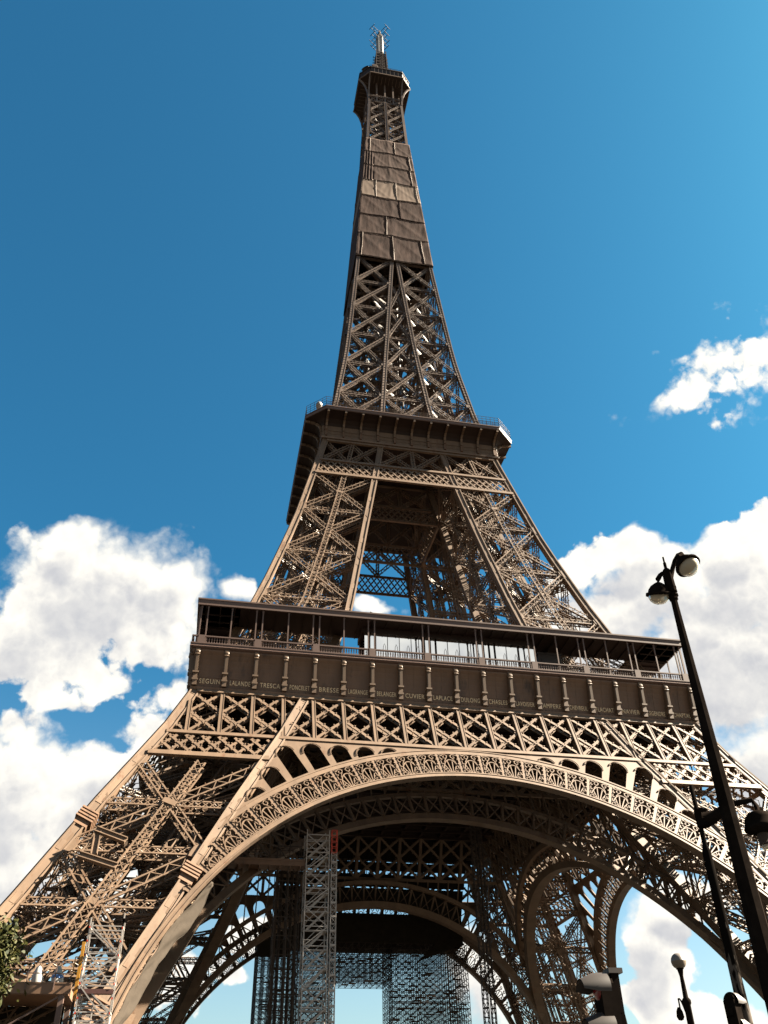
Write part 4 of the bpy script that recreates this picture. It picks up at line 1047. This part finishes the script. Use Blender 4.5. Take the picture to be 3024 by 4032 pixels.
# scaffold tower in front of the left leg
sc = empty('access_scaffold', (-39.3, -59.2, 0), 'silver access scaffold with red couplings in front of the left leg', 'scaffold')
m = MB(); scaffold(m, 0, 0, 0, 2.55, 1.6, 18.1, 2.55, 1.6, 2.0, .05, 1)
for z in np.arange(.5, 18.2, 1.0): m.s((0, 0, z), (2.55, 0, z), .065); m.s((0, 1.6, z), (2.55, 1.6, z), .065)
for z0, z1 in ((18.0, 16.2), (16.2, 13.7), (13.7, 11.3)): m.s((.15, -.05, z0), (2.45, -.05, z1), .09)
m.s((2.55, 0, 18.1), (2.55, 0, 19.1), .1); m.build('frame', ALU, sc)
m = MB()
for z in np.arange(1, 18.6, 1.0):
    for x in (0, 2.55): m.s((x, -.01, z - .08), (x, -.01, z + .06), .10)
m.build('couplings', REDP, sc)
m = MB(); m.box(V(.05, .0, 13.45), V(2.5, 1.6, 13.6)); m.box(V(-.1, -.06, 13.3), V(2.6, 0, 13.62)); m.build('deck', PLYW, sc)
m = MB()
for x in (.25, 1.15): m.s((x, .8, 8), (x, .8, 13.3), .09)
for z in np.arange(8, 13.3, .32): m.s((.25, .8, z), (1.15, .8, z), .07)
m.build('ladder', ALU, sc)
for x, y in ((-39.7, -57.6),):
    o = empty('hoist_rail', (x, y, 0), 'orange yellow hoist rail beside the silver access scaffold', 'hoist'); m = MB(); m.box(V(-.12, -.14, 13), V(.12, .14, 17.2)); m.build('rail', YELP, o); m = MB(); m.s((-.45, 0, 15.0), (-.45, 0, 16.1), .08); m.s((-.45, 0, 16.1), (.1, 0, 16.1), .08); m.s((-.45, 0, 15), (.1, 0, 15), .08); m.build('cage', YELP, o); m = MB(); m.box(V(-.3, -.3, 0), V(.3, .3, .3)); m.s((0, 0, .3), (0, 0, 13), .2); m.build('base', DSTEEL, o)
# work platform at the foot of the left leg
wp = empty('work_platform', (-58, -58.4, 0), 'brown steel work platform on posts beside the left leg', 'platform')
m = MB(); m.box(V(0, 0, 13.3), V(17.9, 6, 13.9)); m.box(V(-.1, -.1, 13.35), V(18, 0, 14.1)); m.box(V(-.1, -.12, 14.05), V(18.02, 0, 14.15)); m.build('deck', IRONF, wp)
for x, y in ((17.2, 0), (.2, 0), (17.2, 5.5)): m = MB(); m.box(V(x, y, 0), V(x + .4, y + .35, 13.3)); m.build('support_post', ROOFM, wp)
m = MB(); m.s((8.5, .15, 13.2), (17.3, .15, 9.2), .12); m.s((17.2, .15, 13.2), (11.0, .15, 9.6), .12); m.s((11., .15, 9.6), (6, .15, 6.5), .12); m.build('tie_rods', ROOFM, wp)
m = MB(); 
for x in np.arange(.3, 18, 2.05): m.s((x, -.15, 13.6), (x, -.15, 15.5), .08)
for z in (14.75, 15.5): m.s((0, -.15, z), (17.9, -.15, z), .07)
m.build('railing', ROOFM, wp)
m = MB(); m.box(V(11, 6.05, 8), V(17.1, 6.2, 13.3)); m.build('back_sheet', DARKN, wp)
for i, (x, lab) in enumerate(((-42.8, 'plain white bulk bag on the brown work platform'), (-41.3, 'white bulk bag with a blue band on the brown work platform'))):
    m = MB(); P = []
    for z, r_ in ((0, .42), (.25, .47), (.7, .43), (1.0, .34), (1.35, .22), (1.5, .1)): P.append([V(x + r_ * (1 + .12 * math.sin(3 * t + z * 4)) * math.cos(t), -57.2 + r_ * math.sin(t), 14.0 + z) for t in np.linspace(0, 2 * math.pi, 14, endpoint=False)])
    m.grid(P, True); b = m.build('bulk_bag', WHITE, None, True); tag(b, lab, 'bag', 'white bags on the work platform')
    if i:
        m = MB(); m.lathe([(.46, .6), (.47, .62), (.465, .82), (.45, .83)], (x, -57.2, 14.0), (0, 0, 1), 14); m.build('blue_band', mat('blue_plastic', (.05, .18, .5), .5), b)
# grey net hung below the left end of the front arch
m = MB(); P = []
for i in range(61):
    f = i / 60; th = -R(51 + 25 * f); R_ = 38.5
    a = APt(FO, R_, th, .05) + V(0, 1.25, 0); row = []
    wd = .8 * math.sin(math.pi * min(1, f * 1.05 + .02)) ** .6 * (1 + .25 * math.sin(f * 9)) + .2
    for j in range(13):
        g_ = j / 12; row.append(a + V(g_ * wd * .75, g_ * wd * .9, -g_ * g_ * wd * .9) + V(.10 * math.sin(f * 14 + g_ * 5) + .05 * math.sin(f * 41 + g_ * 9), .25 * abs(math.sin(f * 11 + g_ * 4)) * g_, .08 * math.sin(f * 23) + .06 * math.sin(f * 37 - g_ * 6)))
    P.append(row)
m.grid(P)
for jj in (5, 12): m.tube([row[jj] - V(0, .02, .02) for row in P[::3]], .05, 5)
dn = m.build('draped_net', DRAPE, None, True); dn.modifiers.new('thickness', 'SOLIDIFY').thickness = .05; tag(dn, 'grey net sagging under the left end of the front arch', 'net')

# ------------------------------------------------------------------ street furniture
def at(px, py, D):
    """a point seen at a photograph pixel, D metres away over the ground"""
    d = fw + rt * (px - 1512) / FPX - up * (py - 2016) / FPX; d = d / math.hypot(d[0], d[1]); return CAM + d * D
# double street lamp
b = at(2740, 2700, 15.0)
la = empty('street_lamp', (b[0], b[1], 0), 'tall black street lamp with two domed lamps at right', 'street lamp')
zt = at(2633, 2232, 15.0)[2]
m = MB(); m.lathe([(.0, 0), (.30, 0), (.30, .25), (.24, .35), (.22, 1.2), (.26, 1.25), (.20, 1.4), (.18, 2.2), (.165, 4.0), (.13, 6.2), (.092, 8.4), (.062, zt - .75), (.085, zt - .72), (.085, zt - .62), (.065, zt - .6), (0, zt - .5)], (0, 0, 0), (0, 0, 1), 8)
m.build('post', BLACKP, la)
m = MB(); m.lathe([(0, zt - .6), (.09, zt - .58), (.10, zt - .5), (.095, zt - .12), (.06, zt - .05), (.03, zt - .02), (.03, zt + .1), (.018, zt + .12), (.018, zt + .24), (0, zt + .25)], (0, 0, 0), (0, 0, 1), 10)
for z_ in (zt - .66, zt - .57, zt - .49): m.lathe([(.07, z_), (.105, z_ + .01), (.105, z_ + .035), (.07, z_ + .045)], (0, 0, 0), (0, 0, 1), 10)
m.build('finial', BLACKP, la)
rv, fv = np.array([rt[0], rt[1], 0]), np.array([fw[0], fw[1], 0]); rv /= np.linalg.norm(rv); fv /= np.linalg.norm(fv)
def luminaire(parent, p, r_, ax):
    mm = MB(); mm.lathe([(.04, 1.02 * r_), (.35 * r_, .93 * r_), (.68 * r_, .70 * r_), (.88 * r_, .4 * r_), (.95 * r_, .1 * r_), (1.12 * r_, .08 * r_), (1.14 * r_, -.16 * r_), (1.06 * r_, -.2 * r_), (1.0 * r_, -.1 * r_), (.5 * r_, -.05 * r_), (0, -.04 * r_)], p, ax, 28)
    mm.lathe([(.10 * r_, .95 * r_), (.12 * r_, 1.15 * r_), (.17 * r_, 1.18 * r_), (.17 * r_, 1.3 * r_), (.1 * r_, 1.35 * r_), (.08 * r_, 1.6 * r_), (0, 1.62 * r_)], p, ax, 10)
    o = mm.build('lamp_shade', BLACKP, parent, True)
    mm = MB(); mm.lathe([(.93 * r_, -.12 * r_), (.91 * r_, -.35 * r_), (.78 * r_, -.62 * r_), (.55 * r_, -.82 * r_), (.28 * r_, -.93 * r_), (0, -.96 * r_)], p, ax, 28); mm.build('glass_bowl', BOWL, o, True)
    mm = MB(); mm.lathe([(0, -.1 * r_), (.25 * r_, -.1 * r_), (.3 * r_, -.3 * r_), (.12 * r_, -.42 * r_), (0, -.43 * r_)], p, ax, 12); mm.build('reflector', GREYP, o, True)
b3 = np.array([b[0], b[1], 0])
P_ = lambda x, y, D=15.0: at(x, y, D) - b3
L1 = P_(2595, 2338); L2 = P_(2707, 2226, 14.6)
ax1 = nrm(V(0, 0, math.cos(R(24))) - fv * math.sin(R(24)) + rv * .02); ax2 = nrm(V(0, 0, math.cos(R(20))) + fv * math.sin(R(20)) - rv * .30)
m = MB(); m.tube([P_(2637, 2292), P_(2630, 2272), P_(2620, 2260), P_(2608, 2258), P_(2599, 2266), L1 + ax1 * .28], [.045, .045, .042, .042, .045, .05], 8); m.build('lamp_arm', BLACKP, la, True)
m = MB(); m.tube([P_(2642, 2275), P_(2648, 2240), P_(2658, 2206), P_(2670, 2186), P_(2682, 2181, 14.8), P_(2690, 2190, 14.7), L2 + ax2 * .30], [.045, .045, .045, .045, .045, .05, .05], 8); m.build('lamp_arm', BLACKP, la, True)
luminaire(la, L1, .215, ax1); luminaire(la, L2, .215, ax2)
# signal mast with its own hanging floodlight
D = 17.0; b = at(2875, 3750, D); b3 = np.array([b[0], b[1], 0])
mz = empty('signal_mast', (b[0], b[1], 0), 'slim mast with peeling black paint and a hanging spotlight', 'mast')
ztop = at(2713, 3094, D)[2]
m = MB(); m.lathe([(0, 0), (.16, 0), (.16, .3), (.115, .4), (.11, 3), (.085, ztop - 2.6), (.08, ztop - 1.2), (.045, ztop - 1.1), (.04, ztop), (0, ztop + .01)], (0, 0, 0), (0, 0, 1), 12); m.build('pole', PEEL, mz, True)
p0, p1, p2, p3, p4 = (at(x, y, D) - b3 for x, y in ((2765, 3222), (2800, 3222), (2860, 3170), (2960, 3150), (2976, 3165)))
m = MB(); m.tube([p0, p1, (p1 + p2) / 2 - V(0, 0, .03), p2, p3, p4 + V(0, 0, -.05), p4 - V(0, 0, .35)], [.14, .12, .09, .06, .045, .05, .06], 10); m.tube([p0 + V(0, 0, .15), p0 - V(0, 0, .15)], .12, 10); m.build('lamp_arm', BLACKP, mz, True)
q = at(2993, 3244, D) - b3
m = MB(); m.lathe([(0, .22), (.09, .22), (.18, .18), (.25, .08), (.27, -.04), (.285, -.05), (.285, -.11), (.2, -.15), (.12, -.17), (0, -.17)], q, (0, 0, 1), 20); sh = m.build('lamp_shade', BLACKP, mz, True)
m = MB(); m.lathe([(0, -.15), (.10, -.15), (.11, -.24), (.10, -.32), (.11, -.33), (.11, -.36), (0, -.37)], q, (0, 0, 1), 14); m.build('projector', DSTEEL, sh)
m = MB(); m.lathe([(0, -.36), (.08, -.36), (.09, -.40), (.06, -.44), (0, -.45)], q, (0, 0, 1), 14); m.build('lens', BOWL, sh, True)
LENS = [mat(n_, c_, .25) for n_, c_ in (('red_lens', (.2, .01, .01)), ('amber_lens', (.2, .1, .01)), ('green_lens', (.01, .14, .07)))]
def traffic_light(name, base, faced, ztop, label, pole=True, lights=3, sp=.33):
    """slim housing with hooded lamps that face direction 'faced'"""
    o = empty(name, base, label, 'traffic light'); f = nrm(V(*faced, 0)); s = np.cross(f, V(0, 0, 1)); H = sp * lights + .06; u = V(0, 0, 1)
    c = u * (ztop - H); m = MB()
    m.poly([c + s * a * .10 + u * z for a, z in ((-1, 0.04), (-.8, 0), (.8, 0), (1, .04), (1, H - .06), (.8, H - .02), (-.8, H - .02), (-1, H - .06))], -f * .13)
    m.poly([c + s * a * .10 + u * z - f * .13 for a, z in ((-1, 0.06), (1, .06), (1, H - .08), (-1, H - .08))], -f * .025)
    for z in (.2, H - .25): m.poly([c + s * a * .05 + u * (z + b_) - f * .13 for a, b_ in ((-1, -.05), (1, -.05), (1, .05), (-1, .05))], -f * .07)
    m.build('housing', BLACKP, o)
    for k in range(lights):
        zc = H - .10 - k * sp; cc = c + u * zc; m = MB(); P = []
        for d_, r_, tl in ((-.09, .128, 0), (.03, .125, .0), (.17, .108, .10)):
            P.append([cc + f * d_ + s * r_ * math.cos(t) + u * (r_ * math.sin(t) - (tl * .35)) for t in np.linspace(-.25 + tl * 5, math.pi + .25 - tl * 5, 21)])
        m.grid(P); m.grid([[p + nrm(p - cc - f * np.dot(p - cc, f)) * .012 for p in row] for row in P]); m.build('hood', GREYP, o, True)
        m = MB(); m.lathe([(.095, .0), (.09, .012), (.05, .022), (0, .025)], cc, f, 16); m.build('lens', LENS[k], o, True)
    if pole:
        q = -f * .185; m = MB(); m.s(q, q + u * (ztop + .03), .075, .075, f); m.build('pole', BLACKP, o)
        m = MB(); m.poly([q + u * (ztop + .03) + f * a * .07 + s * b_ * .07 for a, b_ in ((-1, -1), (1, -1), (1, 1), (-1, 1))], u * .045); m.build('pole_cap', GREYP, o)
    return o
b = at(2352, 3900, 9.5); zt_ = at(2352, 3848, 9.5)[2]
fdir = -rv * .985 - fv * .17
traffic_light('traffic_light', (b[0], b[1], 0), fdir[:2], zt_, 'black traffic light with grey hoods turned left at bottom centre')
b = at(2895, 3960, D - .2); fd = rv * .8 + fv * .6
traffic_light('traffic_light', (b[0], b[1], 0), fd[:2], at(2895, 3925, D)[2], 'black traffic light seen from behind on the peeling mast', False, 3, .35)
# distant globe lamp
D = 30; b = at(2721, 4032, D); b3 = np.array([b[0], b[1], 0]); zc = at(2672, 3785, D)[2]
gl = empty('globe_lamp', (b[0], b[1], 0), 'slender post lamp with a single frosted globe', 'street lamp')
m = MB(); m.lathe([(0, 0), (.2, 0), (.2, .8), (.12, 1), (.10, zc - 1.15), (.13, zc - 1.1), (.13, zc - 1.02), (.075, zc - .95), (.055, zc - .4), (.09, zc - .22), (.12, zc - .2), (0, zc - .15)], (0, 0, 0), (0, 0, 1), 12); m.build('post', BLACKP, gl, True)
gg = V(0, 0, zc); m = MB(); m.lathe([(.0, .222), (.09, .205), (.16, .155), (.205, .085), (.222, 0)], gg, (0, 0, 1), 20); m.build('globe_top', mat('globe_cap', (.19, .165, .15), .35), gl, True)
m = MB(); m.lathe([(.222, 0), (.205, -.085), (.16, -.155), (.09, -.2), (0, -.21)], gg, (0, 0, 1), 20); m.build('globe_bottom', mat('frosted_glass', (.20, .16, .12), .25), gl, True)
q0, q1, q2 = (at(x, y, D) - b3 for x, y in ((2700, 3985), (2672, 3940), (2676, 3985)))
m = MB(); m.tube([q0 + (q1 - q0) * f + V(0, 0, .11 * math.sin(math.pi * f) + .05 * f) for f in np.linspace(0, 1, 9)] + [q1 + V(0, 0, -.02), q1 - V(0, 0, .2)], .025, 6); m.lathe([(0, .12), (.04, .12), (.09, .02), (.11, -.12), (.07, -.2), (0, -.22)], q2, (0, 0, 1), 10); m.build('side_lantern', BLACKP, gl, True)

# ------------------------------------------------------------------ tree at the left edge
D = 34; c0 = at(-95, 3765, D); tr = empty('tree', (c0[0], c0[1], 0), 'leafy yellow green tree at the left edge', 'tree')
m = MB(); m.tube([V(0, 0, 0), V(.05, 0, 2.5), V(-.1, .1, c0[2] - 1)], [.22, .17, .08], 10)
for k in range(9):
    a = k * .7; h = 2.6 + .35 * k; e = V(math.cos(a), math.sin(a), .8) * 1.3; m.tube([V(0, 0, h), V(0, 0, h) + e * .5, V(0, 0, h) + e * 1.1 + V(0, 0, .2)], [.07, .05, .02], 6)
m.build('trunk', BARK, tr, True)
m = MB(); cz = c0[2]
cl = [(rng.normal(0, 1, 3) * V(.85, .85, .72)) for _ in range(46)]
for cc in cl:
    L = np.linalg.norm(cc)
    cc *= .72; L *= .72
    if L > 1.25: cc *= 1.25 / L
    for _ in range(150):
        p = cc + rng.normal(0, 1, 3) * .30 + V(0, 0, cz); a = nrm(rng.normal(0, 1, 3)); b_ = nrm(np.cross(a, rng.normal(0, 1, 3))); l, w_ = rng.uniform(.08, .14), rng.uniform(.035, .06)
        k = len(m.v); m.v += [tuple(p - a * l), tuple(p + b_ * w_), tuple(p + a * l), tuple(p - b_ * w_)]; m.f.append([k, k + 1, k + 2, k + 3])
m.build('crown', LEAF, tr)

# ------------------------------------------------------------------ ground
def sheet(name, x0, y0, x1, y1, z, m):
    b = MB(); b.grid([[V(x0, y0, z), V(x1, y0, z)], [V(x0, y1, z), V(x1, y1, z)]]); o = b.build(name, m); o['kind'] = 'structure'; return o
sheet('ground', -3000, -3000, 3000, 3000, 0, GRND)
sheet('road', -400, -128, 400, -100, .004, ASPH)
pv = MB(); pv.box(V(-400, -142, 0.0), V(400, -128, .13)); o = pv.build('pavement', PAVE); o['kind'] = 'structure'
